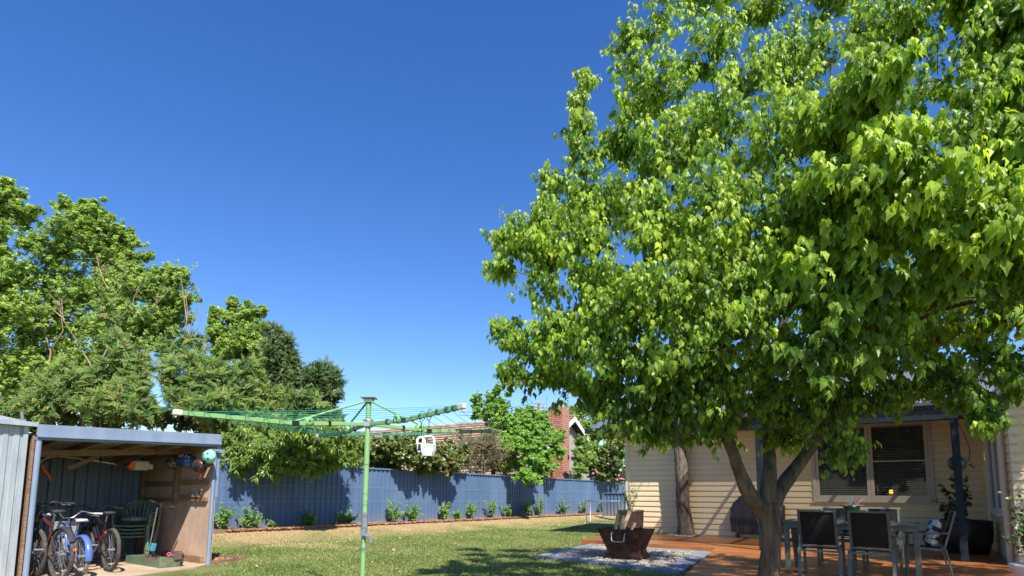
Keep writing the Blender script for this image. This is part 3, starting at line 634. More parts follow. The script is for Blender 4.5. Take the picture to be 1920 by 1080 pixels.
m.box(-.09, 1.08, 1.0, -.001, 1.17, 1.98, b=.004); m.box(-.06, .12, 1.335, -.002, 1.07, 1.42, b=.003); m.box(-.055, 1.18, 1.31, -.002, SD-.1, 1.40, b=.003)
m.box(-.05, .10, 1.05, -.002, 1.0, 1.12, b=.003); m.box(-.055, 1.18, 1.03, -.002, SD-.1, 1.10, b=.003); m.box(-.06, .12, .022, -.002, 1.45, .13, b=.003); m.box(-.07, .3, 1.121, -.002, 1.0, 1.165)
m.box(-.09, SD-.1, .03, -.001, SD-.01, 1.93, b=.004)
m.build('wall_framing', M_timber, sh)
m = MB()      # rafters and purlins under the roof
for x in (-2.2, -1.65, -1.1, -.55, -.1): m.bar((x, .06, ztop(x, 0)-.15), (x, SD, ztop(x, SD)-.15), .045, .1)
for y in (.5, 1.15, 1.8, 2.35): m.bar((-SW, y, ztop(-SW, y)-.075), (0, y, ztop(0, y)-.075), .07, .04)
m.bar((-SW, .75, 1.72), (-.1, .95, 1.93), .05, .1); m.bar((-1.7, 1.2, 1.55), (-.9, 1.3, 1.98), .04, .07); m.bar((-SW, SD-.06, 1.9), (-.1, SD-.06, 1.88), .09, .05)
m.build('roof_timber', M_timber, sh)
m = MB(); vs = []; n = 60
for i in range(n+1):
    x = -SW-.15+(SW+.25)*i/n; z = .012*(1 if i % 2 else -1)
    for y in (.02, SD+.1): vs.append((x, y, ztop(x, y)-.10+z))
m.add(vs, [(2*i, 2*i+2, 2*i+3, 2*i+1) for i in range(n)], True); m.build('roof_sheet', mat('old_roof_iron', (.22, .17, .13), (.38, .33, .28), .6, 4, metal=.3), sh)
m = MB(); x0, x1 = -SW-.02, .07
def fa(y0, y1, a, b):
    vs = [(x0, y0, ztop(x0, 0)+a), (x1, y0, ztop(x1, 0)+a), (x1, y1, ztop(x1, 0)+a), (x0, y1, ztop(x0, 0)+a), (x0, y0, ztop(x0, 0)+b), (x1, y0, ztop(x1, 0)+b), (x1, y1, ztop(x1, 0)+b), (x0, y1, ztop(x0, 0)+b)]
    m.add(vs, [(0, 3, 2, 1), (4, 5, 6, 7), (0, 1, 5, 4), (1, 2, 6, 5), (2, 3, 7, 6), (3, 0, 4, 7)])
fa(-.06, -.02, -.13, .02); fa(-.09, -.061, -.155, -.125); fa(-.05, .03, -.19, -.156); m.build('fascia', M_bluepale, sh)
m = MB(); m.tube([(-.0, -.02, .0), (-.0, -.02, 1.93)], .033, 12); m.build('front_post', M_bluepale, sh)
m = MB(); m.tube([(-SW+.02, -.02, -.02), (-SW+.02, -.02, 1.9)], .036, 12); m.build('front_post', M_bluepale, sh)
m = MB(); m.box(-.12, -.1, 1.87, .12, .02, 1.93, b=.004); m.build('bracket', M_bluepale, sh)

# galvanised garden shed at the left edge
p = PZ(46, 1090, 0); p = P(30, 1000, 7.9); gs = thing('metal_garden_shed', 'pale galvanised ribbed garden shed cut off by the left edge', 'shed', (p.x, p.y, 0), RE)
m = MB(); corr(m, -3, 0, .02, 2.12, 0, pitch=.12, depth=.014); m.build('ribbed_wall', M_galv, gs)
m = MB(); m.box(-.02, .03, .02, .0, 2.2, 2.05); m.build('end_wall', M_galv, gs)
m = MB(); m.box(-.035, -.012, .0, .02, -.001, 2.12); m.box(.008, .0, 0, .02, .06, 2.12); m.build('corner_strip', M_galv, gs)
m = MB(); m.add([(-3, -.08, 2.11), (.1, -.08, 2.11), (.1, 2.3, 2.0), (-3, 2.3, 2.0), (-3, .6, 2.42), (-.45, .6, 2.30), (-.45, 1.6, 2.28), (-3, 1.6, 2.42)], [(0, 1, 5, 4), (1, 2, 6, 5), (2, 3, 7, 6), (4, 5, 6, 7)])
m.box(-3, -.09, 2.07, .1, -.07, 2.13); m.build('roof', M_galv, gs)
m = MB(); m.box(-.09, .06, 2.12, .0, .14, 2.17); m.tube([(-.03, .1, 2.17), (-.045, .1, 2.27)], .02, 8); m.build('roof_bracket', M_crank, gs)

# ================================================================== BICYCLES
def bicycle(name, label, c_frame, c_tyre, R=.33, step=False, guard=None, basket=False, saddle=None, susp=False, tw=.027, hb=.30, grips=None, reflector=False):
    """x forward, rear axle at the origin's x, wheels on z=0"""
    t = thing(name, label, 'bicycle', group='bicycles parked in the open shed'); WB = 3.15*R
    for i, x in enumerate((0, WB)):
        m = MB(); m.tube([(x+(R-.035)*math.cos(a), 0, R+(R-.035)*math.sin(a)) for a in np.linspace(0, 2*math.pi, 36, endpoint=False)], .0115, 6, closed=True)
        for k in range(28):
            a = 2*math.pi*k/28; s = .02*(1 if k % 2 else -1); m.tube([(x+.02*math.cos(a+.6), s, R+.02*math.sin(a+.6)), (x+(R-.04)*math.cos(a), 0, R+(R-.04)*math.sin(a))], .0014, 3, cap=False)
        m.tube([(x, -.045, R), (x, .045, R)], .018, 10); wl = m.build('wheel', M_steelgrey, t)
        m = MB(); n = 60; vs = []; fs = []; ns = 10
        for k in range(n):
            a = 2*math.pi*k/n
            for j in range(ns):
                b = 2*math.pi*j/ns; lug = .0045 if ((k+j) % 2 and math.cos(b) > .1) else 0
                rr = R-tw+(tw*.95+lug)*math.cos(b); vs.append((x+rr*math.cos(a), (tw*.95)*math.sin(b), R+rr*math.sin(a)))
        for k in range(n):
            for j in range(ns): fs.append((k*ns+j, ((k+1) % n)*ns+j, ((k+1) % n)*ns+(j+1) % ns, k*ns+(j+1) % ns))
        m.add(vs, fs, False); m.build('tyre', c_tyre, wl)
    bbx, bbz = R*1.25, R*.85; stx, stz = bbx-.10, R*1.95+.10; hdx, hdz = WB-.24, R*2.55; h2x, h2z = WB-.20, R*2.1
    m = MB(); tr = .019
    if step: m.tube([(h2x, 0, h2z), (WB*.62, 0, R*1.15), (bbx, 0, bbz)], tr*1.15, 10); m.tube([(hdx, 0, hdz-.03), (WB*.6, 0, R*1.5), (stx+.05, 0, R*1.45)], tr, 10)
    else: m.tube([(h2x, 0, h2z), (bbx, 0, bbz)], tr*1.5, 10); m.tube([(hdx, 0, hdz), (stx+.015, 0, stz-.08)], tr*1.2, 10)
    m.tube([(hdx-.01, 0, hdz+.03), (h2x+.01, 0, h2z-.03)], tr*1.1, 10); m.tube([(bbx, 0, bbz), (stx, 0, stz)], tr, 10)
    for s in (-.055, .055):
        m.tube([(bbx-.04, s*.5, bbz), (0, s, R)], .010, 6); m.tube([(stx+.02, s*.4, stz-.12), (0, s, R)], .009, 6)
    m.tube([(bbx, -.05, bbz), (bbx, .05, bbz)], .024, 10); fr = m.build('frame', c_frame, t)
    if susp: m = MB(); m.tube([(bbx+.02, 0, bbz+.17), (stx-.04, 0, stz-.16)], .024, 10); m.build('shock', M_red, fr)
    m = MB()
    for s in (-.055, .055): m.tube([(h2x+.0, s, h2z-.01), (WB-.02, s*1.1, R*1.2), (WB, s, R)], .016, 8)
    m.tube([(h2x, -.06, h2z-.01), (h2x, .06, h2z-.01)], .018, 8); m.build('fork', c_frame if step else M_blackmetal, t)
    m = MB(); top = hdz+.09; m.tube([(hdx-.01, 0, hdz+.02), (hdx-.03, 0, top)], .015, 8)
    rise = .06 if not step else .10
    m.tube([(hdx-.14 if step else hdx-.07, -hb, top+rise*.6), (hdx-.05, -hb*.55, top+rise), (hdx, -.06, top), (hdx, .06, top), (hdx-.05, hb*.55, top+rise), (hdx-.14 if step else hdx-.07, hb, top+rise*.6)], .012, 8)
    hbm = m.build('handlebar', M_chrome if step else M_blackmetal, t)
    for s in (-1, 1):
        m = MB(); x = hdx-.14 if step else hdx-.07; m.tube([(x-.004, s*(hb-.0), top+rise*.6), (x-.02, s*(hb+.11), top+rise*.55)], .018, 8); m.build('grip', grips or M_black, hbm)
        m = MB(); m.tube([(x+.03, s*(hb-.06), top+rise*.6), (x+.07, s*(hb), top+rise*.3), (x+.05, s*(hb+.09), top+rise*.2)], .006, 5); m.build('brake_lever', M_steelgrey, hbm)
    m = MB(); m.tube([(hdx, .03, top+.02), (hdx+.09, .06, top-.05), (h2x+.04, .05, h2z)], .004, 5); m.tube([(hdx, -.03, top+.03), (hdx+.08, -.07, top), (h2x-.02, -.03, h2z+.02), (bbx+.05, -.03, bbz+.1)], .004, 5); m.build('cable', M_black, hbm)
    sz = stz+.10; m = MB(); m.tube([(stx-.0, 0, stz), (stx-.03, 0, sz)], .013, 8)
    prof = [(-.15, .082, 0), (-.13, .085, .012), (-.05, .062, .008), (.03, .028, .004), (.12, .020, .008)]; vs = []; fs = []
    for x, hw, dz in prof: vs += [(stx-.03+x, -hw, sz+.015+dz), (stx-.03+x, -hw*.7, sz+.045+dz), (stx-.03+x, 0, sz+.05+dz), (stx-.03+x, hw*.7, sz+.045+dz), (stx-.03+x, hw, sz+.015+dz)]
    for i in range(4):
        for j in range(4): a = i*5+j; fs.append((a, a+5, a+6, a+1))
    fs += [(0, 1, 2, 3, 4), (24, 23, 22, 21, 20)]; fs += [(i*5, i*5+4, i*5+9, i*5+5) for i in range(4)]
    sd = MB(); sd.add(vs, fs, True); so_ = sd.build('saddle', saddle or M_black, t); m.build('seat_post', M_chrome, t)
    m = MB(); m.lathe([(.0, -.006), (.085, -.006), (.085, .0), (.06, .004), (0, .004)], (0, 0, 0), 24, Matrix.Translation((bbx, -.065, bbz)) @ Matrix.Rotation(math.pi/2, 4, 'X'))
    m.bar((bbx, -.09, bbz), (bbx+.12, -.09, bbz-.11), .02, .014); m.bar((bbx, .09, bbz), (bbx-.12, .09, bbz+.11), .02, .014); m.box(bbx+.09, -.19, bbz-.13, bbx+.16, -.10, bbz-.11, b=.004); m.box(bbx-.16, .10, bbz+.10, bbx-.09, .19, bbz+.12, b=.004); m.build('crankset', M_steelgrey, t)
    if guard:
        m = MB(); vs = []; fs = []; aa = np.linspace(rad(-8 if step else 30), rad(165), 22)
        for a in aa:
            a = math.pi-a
            for j, (dy, dr) in enumerate([(-.042, -.012), (-.03, .012), (0, .018), (.03, .012), (.042, -.012)]): vs.append(((R+.012+dr)*math.cos(a), dy, R+(R+.012+dr)*math.sin(a)))
        for i in range(len(aa)-1):
            for j in range(4): q = i*5+j; fs.append((q, q+5, q+6, q+1))
        m.add(vs, fs, True); m.tube([(-R*.85, -.045, R*1.25), (0, -.05, R)], .004, 4); m.tube([(-R*.85, .045, R*1.25), (0, .05, R)], .004, 4); gd = m.build('mudguard', guard, t)
        if reflector: m = MB(); m.box(-R-.045, -.02, R*1.18, -R-.02, .02, R*1.28, b=.004); m.build('reflector', M_orange, gd)
    if basket:
        m = MB(); bx = hdx+.07; z0 = hdz-.20; z1 = hdz+.03
        for (xa, ya, xb, yb) in ((0, -1, 1, -1), (1, -1, 1, 1), (1, 1, 0, 1), (0, 1, 0, -1)):
            vs = [(bx+xa*.17+.02, ya*.12, z0), (bx+xb*.17+.02, yb*.12, z0), (bx+xb*.22, yb*.165, z1), (bx+xa*.22, ya*.165, z1)]; m.add(vs, [(0, 1, 2, 3)])
        m.add([(bx+.02, -.12, z0), (bx+.19, -.12, z0), (bx+.19, .12, z0), (bx+.02, .12, z0)], [(0, 1, 2, 3)])
        m.tube([(bx, -.165, z1), (bx+.22, -.165, z1), (bx+.22, .165, z1), (bx, .165, z1)], .009, 6, closed=True); m.build('basket', mat('grey_mesh_basket', (.22, .24, .26), (.33, .35, .37), .6, 50), t)
    return t
def place(t, x, y, rz, z=.02): p = S(x, y, z); t.location = p; t.rotation_euler = (0, 0, rz)
HB = math.atan2(.568, -.823)
M_bk = M_blackmetal; M_bred = mat('dark_maroon_paint', (.10, .022, .02), (.03, .02, .02), .35, 6, coat=.4)
b1 = bicycle('bicycle', 'dark mountain bicycle half hidden behind the left shed post', M_bk, M_tyre, .335, tw=.03); place(b1, -2.12, .02, HB+.03); b1.location.x += -.28; b1.location.y -= .0
b2 = bicycle('bicycle', 'maroon and black bicycle with black mudguard and orange reflector', M_bred, M_tyre, .345, guard=M_black, tw=.028, reflector=True); b2.location = (-5.98, 7.95, .02); b2.rotation_euler = (rad(0), 0, HB+.06)
M_btyre = mat('tan_wall_tyre', (.15, .13, .10), (.32, .28, .22), .9, 8)
b3 = bicycle('bicycle', 'small blue bicycle with pale saddle, blue mudguard and front basket', M_bikeblue, M_btyre, .275, step=True, guard=M_bikeblue, basket=True, saddle=M_saddle, tw=.026, hb=.27, grips=M_saddle); b3.location = (-6.02, 8.38, .02); b3.rotation_euler = (0, 0, HB-.02)
b4 = bicycle('bicycle', 'black mountain bicycle with red rear shock beside the green chairs', M_bk, M_tyre, .32, susp=True, tw=.028); b4.location = (-5.96, 8.90, .02); b4.rotation_euler = (0, 0, HB-.04)

# ================================================================== GREEN PLASTIC CHAIRS, STACKED
def plastic_chair():
    t = thing('plastic_chair', 'dark green plastic chair at the bottom of the stack', 'chair', group='stacked green plastic chairs')
    m = MB(); n = 10; vs = []     # dished seat
    for i in range(n+1):
        for j in range(n+1):
            x = -.24+.48*i/n; y = -.23+.46*j/n; vs.append((x*(1-.06*(j/n)), y, .43-.018*math.cos(x*6)-.02*(j/n)))
    m.add(vs, [(i*(n+1)+j, (i+1)*(n+1)+j, (i+1)*(n+1)+j+1, i*(n+1)+j+1) for i in range(n) for j in range(n)], True); m.tube([(-.24, -.23, .42), (0, -.25, .41), (.24, -.23, .42)], .016, 6); m.build('seat', M_greenplastic, t)
    m = MB(); arc = []     # fan back
    for k in range(17):
        a = math.pi*k/16; x = .27*math.cos(a); z = .62+.22*math.sin(a); y = .22+.10*math.sin(a)-.05*abs(math.cos(a)); arc.append((x, y, z))
    m.tube(arc, .02, 6)
    arc2 = [(p[0]*.86, p[1]-.004, .62+(p[2]-.62)*.80) for p in arc]; m.tube(arc2[2:-2], .012, 6)
    for k in range(9):
        a = math.pi*(k+.8)/9.6; xt, zt = .25*math.cos(a), .62+.20*math.sin(a); xb = .12*math.cos(a)*1.1; yt = .22+.10*math.sin(a)-.05*abs(math.cos(a)); m.bar((xb, .215, .42), (xt, yt, zt), .026, .008, up=(0, 1, 0))
    m.build('backrest', M_greenplastic, t)
    for s in (-1, 1):
        m = MB(); m.tube([(s*.27, .17, .64), (s*.30, .05, .65), (s*.30, -.18, .64), (s*.28, -.24, .60), (s*.27, -.25, .43)], [.018, .024, .026, .022, .018], 6); m.build('armrest', M_greenplastic, t)
        m = MB(); m.tube([(s*.25, -.235, .43), (s*.28, -.27, .0)], [.034, .026], 6); m.build('leg', M_greenplastic, t)
        m = MB(); m.tube([(s*.23, .21, .43), (s*.27, .27, .0)], [.034, .026], 6); m.build('leg', M_greenplastic, t)
    return t
pc = plastic_chair(); CH = (-6.62, 10.45); CR = math.atan2(-CH[1], -CH[0])+math.pi/2+rad(-14)
pc.location = (*CH, .02); pc.rotation_euler = (0, 0, CR)
for k, lb in enumerate(['second green plastic chair from the bottom of the stack', 'third green plastic chair from the bottom of the stack', 'topmost green plastic chair of the stack holding a speckled cushion']):
    c = copy_tree(pc); c['label'] = lb; c.location = (CH[0]+.012*(k+1), CH[1]-.02*(k+1), .02+.062*(k+1)); c.rotation_euler = (0, 0, CR+.02*(k-1))
m = MB(); m.ball((0, 0, 0), 1, 16, 10, (.20, .17, .055), jit=.03); o = m.build('seat_cushion', M_cushion2); o.location = (CH[0]+.03, CH[1]-.07, .73); o.rotation_euler = (0, 0, CR)
tag(o, 'black and white speckled cushion on the stacked green chairs', 'cushion')

# ================================================================== SCOOTER, TOOL TRAY, ODDMENTS
sc = thing('kick_scooter', 'black kick scooter leaning by the fibre board shed wall', 'scooter', S(-.50, .36, .02), rad(152)); 
m = MB(); m.box(-.28, -.055, .07, .28, .055, .095, b=.006); m.bar((.26, 0, .09), (.40, 0, .20), .05, .03); m.build('deck', M_blackmetal, sc)
for x in (-.36, .42):
    m = MB(); r = .085; m.lathe([(.02, -.02), (r-.012, -.024), (r, -.012), (r, .012), (r-.012, .024), (.02, .02)], (0, 0, 0), 24, Matrix.Translation((x, 0, r)) @ Matrix.Rotation(math.pi/2, 4, 'X')); wl = m.build('wheel', M_black, sc)
    m = MB(); m.lathe([(0, -.026), (.045, -.026), (.05, 0), (.045, .026), (0, .026)], (0, 0, 0), 16, Matrix.Translation((x, 0, r)) @ Matrix.Rotation(math.pi/2, 4, 'X')); m.build('rim', M_steelgrey, wl)
m = MB(); m.tube([(-.30, 0, .12), (-.38, 0, .19), (-.46, 0, .16)], [.03, .03, .02], 8); m.build('rear_fender', M_blackmetal, sc)
m = MB(); m.tube([(.42, .0, .09), (.36, 0, .30), (.27, 0, .62)], [.03, .022, .018], 10); m.build('stem', M_blackmetal, sc)
m = MB(); m.tube([(.44, .035, .12), (.25, .05, .92)], .009, 8); m.build('steering_tube', M_steelgrey, sc)
m = MB(); m.tube([(.27, 0, .62), (.235, 0, .95)], .017, 8); m.tube([(.235, 0, .92), (.235, .0, 1.0)], .024, 8); m.build('upper_stem', M_blackmetal, sc)
m = MB(); m.tube([(.23, -.20, .92), (.235, 0, .96), (.24, .17, 1.04)], .014, 8); hb_ = m.build('handlebar', M_blackmetal, sc)
m = MB(); m.tube([(.228, -.13, .933), (.23, -.23, .915)], .02, 8); m.build('grip', M_black, hb_); m = MB(); m.tube([(.238, .11, 1.01), (.242, .21, 1.055)], .02, 8); m.build('grip', M_black, hb_)
m = MB(); m.bar((.385, -.0, .21), (.345, -.0, .33), .055, .055); m.build('blue_sticker', mat('light_blue_sticker', (.05, .38, .55), rough=.4), sc)
tt = thing('tool_tray', 'long worn green metal tray of odds and ends on the shed floor', 'tray', S(-.62, -.02, .02), HB+rad(0))
m = MB(); m.box(0, -.14, 0, 1.15, .14, .02); m.box(0, -.15, 0, 1.15, -.135, .12); m.box(0, .135, 0, 1.15, .15, .12); m.box(1.15, -.15, 0, 1.165, .15, .12); m.build('tray_body', M_greenplastic, tt)
m = MB(); m.box(-.03, -.16, .0, .0, .16, .15, b=.004); m.build('end_panel', M_boxgreen, tt)
def loose(name, label, cat, mb, material, x, y, z, rz): o = mb.build(name, material); o.location = S(x, y, z); o.rotation_euler = (0, 0, rz); return tag(o, label, cat)
m = MB(); m.box(-.16, -.08, 0, .16, .08, .10, b=.012); m.tube([(-.05, 0, .10), (-.03, 0, .13), (.03, 0, .13), (.05, 0, .10)], .008, 6); loose('tool_case', 'small dark red tool case lying in the green tray', 'case', m, mat('dull_maroon', (.09, .03, .025), (.13, .05, .04), .7, 9), -.68, .52, .045, HB)
m = MB(); m.ball((0, 0, .05), 1, 14, 8, (.15, .09, .06), jit=.12); loose('canvas_bundle', 'crumpled green canvas bundle in the middle of the tray', 'bundle', m, mat('green_canvas', (.10, .13, .06), (.16, .19, .10), .9, 12), -.60, .22, .045, HB)
m = MB(); m.box(-.10, -.07, 0, .10, .07, .11, b=.008); m.box(-.07, -.05, .11, .07, .05, .13); loose('brown_box', 'small brown box standing at the near end of the tray', 'box', m, mat('brown_card', (.09, .055, .04), (.14, .09, .06), .85, 12), -.50, .02, .13, HB)
m = MB(); m.tube([(0, 0, 0), (.14, 0, .05)], .008, 6); m.tube([(.16+.025*math.cos(a), 0, .055+.025*math.sin(a)) for a in np.linspace(0, 6.28, 12, endpoint=False)], .007, 6, closed=True); loose('tool_ring_spanner', 'slim steel spanner with pink handle resting on the green tray', 'spanner', m, mat('pink_handle', (.55, .10, .22), rough=.4), -.49, -.08, .17, HB+1.2)

# helmets hanging on the right wall: y along wall depth
def wallpt(u, v, off):   # where the sight line meets the plane x = -off of the shed frame
    d_ = (ROT @ Vector(((u-960)/FPX, -(v-PPV)/FPX, -1))); MI_ = SF.inverted(); a = MI_ @ Vector((0, 0, CAM_H)); b = MI_.to_3x3() @ d_; return a+b*((-off-a.x)/b.x)
def helmet(label, material, u, v, off, r, holes=0, tilt=(0, 0), straps=None, vents=False):
    p = wallpt(u, v, off); t = thing('helmet', label, 'helmet', SF @ p, RE, 'bicycle helmets hanging on the shed wall')
    R_ = Euler((tilt[0], tilt[1]-math.pi/2, 0)).to_matrix().to_4x4()
    prof = [(0, r*.98), (r*.35, r*.93), (r*.68, r*.72), (r*.90, r*.38), (r*.97, .02), (r*.95, -r*.22), (r*.88, -r*.24), (r*.86, 0), (r*.6, r*.62), (0, r*.85)]
    m = MB(); m.lathe(prof, n=28, M=R_, sy=1.2); sh_ = m.build('shell', material, t)
    if holes:
        m = MB()
        for (a, b) in [(0, .2), (1.0, .75), (2.1, .8), (3.2, .75), (4.2, .8), (5.3, .75)]:
            n_ = Vector((math.sin(b)*math.cos(a), math.sin(b)*math.sin(a)*1.2, math.cos(b))); c_ = n_*(r*1.0); zq = n_.to_track_quat('Z', 'Y').to_matrix().to_4x4()
            m.lathe([(0, .004), (r*.11, .004), (r*.12, -.006)], (0, 0, 0), 10, R_ @ Matrix.Translation(c_*.985) @ zq, sy=1.5)
        m.build('vent', M_black, sh_)
    if vents:
        m = MB()
        for s in (-.55, -.2, .2, .55):
            m.tube([R_ @ Vector((r*math.cos(a)*1.0*math.cos(s), r*1.2*math.sin(s), r*math.sin(a)*.99*math.cos(s))) for a in np.linspace(*( (.5, 2.6) if vents == M_black else (.9, 1.25)), 7)], .007, 5)
        m.build('vent', vents, sh_)
    m = MB()
    if straps:
        m.tube([(0, .05, -.04), (-.03, .02, -.17), (-.02, -.02, -.23), (0, -.05, -.08)], .006, 5); m.tube([(0, .06, .05), (.03, .03, .12), (.05, 0, .17)], .005, 5)
    else: m.tube([(0, .05, .02), (.06, .03, .12), (off-.01, 0, .18)], .005, 5)
    m.build('strap', straps or M_black, t)
    return t
helmet('camouflage patterned helmet furthest back on the shed wall', M_helmdark, 324, 867, .14, .13)
helmet('navy blue glossy helmet hanging beside the camouflage one', M_helmblue, 351, 864, .15, .13, tilt=(.5, .2), holes=0, vents=M_white)
helmet('black and red vented helmet with red straps hanging lowest', M_helmred, 377, 873, .18, .125, straps=M_red, vents=M_black)
helmet('mint green skate helmet with round holes nearest the front', M_mint, 394, 856, .16, .12, holes=1)
# line trimmer slung under the roof
lt = thing('line_trimmer', 'petrol line trimmer with curved pale shaft slung under the shed roof', 'trimmer', S(-1.2, 1.5, 0), 0)
def Q(u, v, y):   # sight line meets the shed plane y
    d_ = (ROT @ Vector(((u-960)/FPX, -(v-PPV)/FPX, -1))); MI_ = SF.inverted(); a = MI_ @ Vector((0, 0, CAM_H)); b = MI_.to_3x3() @ d_; return SF @ (a+b*((y-a.y)/b.y))
off = S(-1.2, 1.5, 0)
m = MB(); m.tube([Q(u, v, 1.3)-off for u, v in ((72, 872), (80, 862), (92, 857), (108, 855), (140, 859), (180, 864), (222, 871))], .014, 8); m.build('shaft', mat('worn_pale_tube', (.50, .45, .33), rough=.4, metal=.2), lt)
m = MB(); m.tube([Q(222, 871, 1.3)-off, Q(246, 874, 1.3)-off], .013, 8); m.build('lower_shaft', M_blackmetal, lt)
m = MB(); a = Q(262, 876, 1.3)-off; ex = Vector((E.x, E.y, 0)); fx = frame(a, RE); m.box(-.13, -.10, -.05, .12, .10, .11, fx, b=.025); m.box(.12, -.07, -.03, .19, .07, .06, fx, b=.01); m.build('engine', M_cream, lt)
m = MB(); m.prism([(-.22, .0), (-.12, -.06), (-.12, .11), (-.16, .09)], -.09, .09, frame(a, RE) @ Matrix.Rotation(math.pi/2, 4, 'X')); m.build('engine_cover', M_orange, lt)
m = MB(); a = Q(78, 885, 1.2)-off; m.tube([a+Vector((0, 0, .10)), a+Vector((.03, .02, .0)), a+Vector((.09, .05, -.07)), a+Vector((.10, .05, -.13))], [.025, .035, .025, .03], 8); m.build('guard', M_orange, lt)
m = MB(); a = Q(188, 860, 1.25)-off; m.tube([a+Vector((0, 0, .16)), a+Vector((0, .0, .0)), a+Vector((.02, 0, -.05))], .02, 6); m.tube([Q(215, 868, 1.2)-off, Q(240, 880, 1.2)-off, Q(222, 862, 1.2)-off], .012, 6); m.build('grip', M_black, lt)
# handsaw-like and padlocks on the shelf rail
for k, (u, v, lb) in enumerate([(368, 925, 'left steel padlock hooked on the shed wall rail'), (377, 922, 'right steel padlock hooked on the shed wall rail')]):
    p = SF @ wallpt(u, v, .09); t = thing('padlock', lb, 'padlock', p, RE, 'padlocks on the shed wall rail'); R_ = Euler((.5, 0, 0)).to_matrix().to_4x4()
    m = MB(); m.box(-.015, -.03, -.055, .015, .03, -.005, R_, b=.004); m.build('lock_body', M_chrome, t); m = MB(); m.tube([R_ @ Vector(q) for q in ((0, -.02, -.005), (0, -.02, .03), (0, 0, .05), (0, .02, .03), (0, .02, -.005))], .006, 6); m.build('shackle', M_chrome, t)

# ================================================================== ROTARY CLOTHESLINE
HUB = PZ(690, 797, 1.97) if False else P(690, 795, 6.5)
cl_ = thing('rotary_clothesline', 'green rotary clothesline with four arms standing on the lawn', 'clothesline', (HUB.x, HUB.y, 0))
O = Vector((HUB.x, HUB.y, 0)); hz = HUB.z; rp = .029
m = MB(); m.tube([(0, 0, -.05), (0, 0, 1.12)], rp*.92, 16); m.tube([(0, 0, 1.12), (0, 0, 2.26)], rp, 16); m.build('pole', M_hoist, cl_)
tz = P(690, 745, 6.5).z
m = MB(); m.tube([(0, 0, .78), (0, 0, 1.0)], rp*1.25, 16); m.tube([(0, 0, .60), (0, 0, .625)], rp*1.15, 16); m.tube([(0, 0, 1.52), (0, 0, 1.53)], rp*1.1, 16); cb = m.build('crank_box', M_crank, cl_)
m = MB(); cz = P(690, 1003, 6.5).z; m.bar((0, -.045, cz+.02), (.11, -.06, cz-.05), .03, .025, bev=.004); m.tube([(.10, -.06, cz-.045), (.11, -.14, cz-.055)], .018, 10); m.tube([(0, -.02, cz+.02), (0, -.06, cz+.02)], .03, 12); m.build('crank_handle', M_crank, cb)
m = MB(); m.box(-.08, -.08, tz-.015, .08, .08, tz+.0, b=.005); m.box(-.05, -.05, tz-.06, .05, .05, tz-.016, b=.006); m.build('head_cap', M_steelgrey, cl_)
m = MB(); m.box(-.048, -.048, hz-.035, .048, .048, hz+.035, b=.006); m.lathe([(0, .06), (.055, .05), (.06, .036)], (0, 0, hz), 16); m.build('hub', M_steelgrey, cl_)
ends = [P(340, 774, 5.16), P(862, 763, 5.36), P(922, 809, 7.84), P(598, 817, 7.64)]
mids = [P(540, 789, 5.95), P(765, 785, 5.95), P(822, 806, 7.2), P(640, 800, 7.1)]
arms = []
for k in range(4):
    a = Vector((0, 0, hz)); b = mids[k]-O; c = ends[k]-O; b = a.lerp(c, .45); b.z = (a.z+c.z)/2-.035+(0 if k != 2 else -.01); d0 = (b-a).normalized()
    m = MB(); m.bar(a+d0*.05, b, .028, .042, bev=.004); m.bar(b, c, .028, .042, bev=.004); ar = m.build('arm', M_hoist if k != 3 else M_hoistdark, cl_)
    dd_ = (c-b).normalized(); m = MB(); m.bar(c-dd_*.01, c+dd_*.07, .045, .05, bev=.006); m.build('end_cap', M_cap, ar)
    m = MB(); m.bar(b-d0*.05, b+dd_*.03, .036, .052, bev=.004); m.build('joint', M_blackmetal, ar); m = MB(); q = a.lerp(b, .55); m.bar(q-d0*.015, q+d0*.015, .04, .06); m.build('joint', M_blackmetal, ar)
    s = d0.cross(Vector((0, 0, 1))); w_ = a.lerp(b, .82)+Vector((0, 0, .02)); Mq = Matrix.Translation(w_) @ s.to_track_quat('Z', 'Y').to_matrix().to_4x4(); m = MB(); m.lathe([(.015, -.03), (.045, -.03), (.05, 0), (.045, .03), (.015, .03), (.015, -.03)], n=18, M=Mq); m.build('line_winder', M_hoist, ar)
    m = MB(); m.tube([Vector((0, 0, tz-.05))+d0*.05, b+Vector((0, 0, .02))], .011, 8); m.build('stay', M_hoist if k != 3 else M_hoistdark, cl_)
    m = MB()
    for f in (.15, .3, .47, .64, .82, .95): q = b.lerp(c, f); m.bar(q-dd_*.004+Vector((0, 0, 0)), q+dd_*.004+Vector((0, 0, .0)), .036, .054)
    m.build('line_slot', M_hoistdark, ar); arms.append((a, b, c))
for j, f in enumerate((.15, .30, .47, .64, .82, .95)):
    m = MB(); pts = [arms[k][1].lerp(arms[k][2], f)+Vector((0, 0, .015)) for k in range(4)]
    for k in range(4):
        p0, p1 = pts[k], pts[(k+1) % 4]; sag = .012+.012*((j*3+k) % 3)
        m.tube([p0.lerp(p1, t)-Vector((0, 0, sag*4*t*(1-t))) for t in [i/8 for i in range(9)]], .0024, 5, cap=False)
    m.build('line', M_line, cl_)
m = MB(); a, b, c = arms[1]
for f, hgt in ((.62, .03), (.9, .03), (.78, .03)): q = b.lerp(c, f); dn = (c-b).normalized(); m.bar(q-dn*.014, q+dn*.014, .036, .055)
m.build('clip', M_blackmetal, cl_)
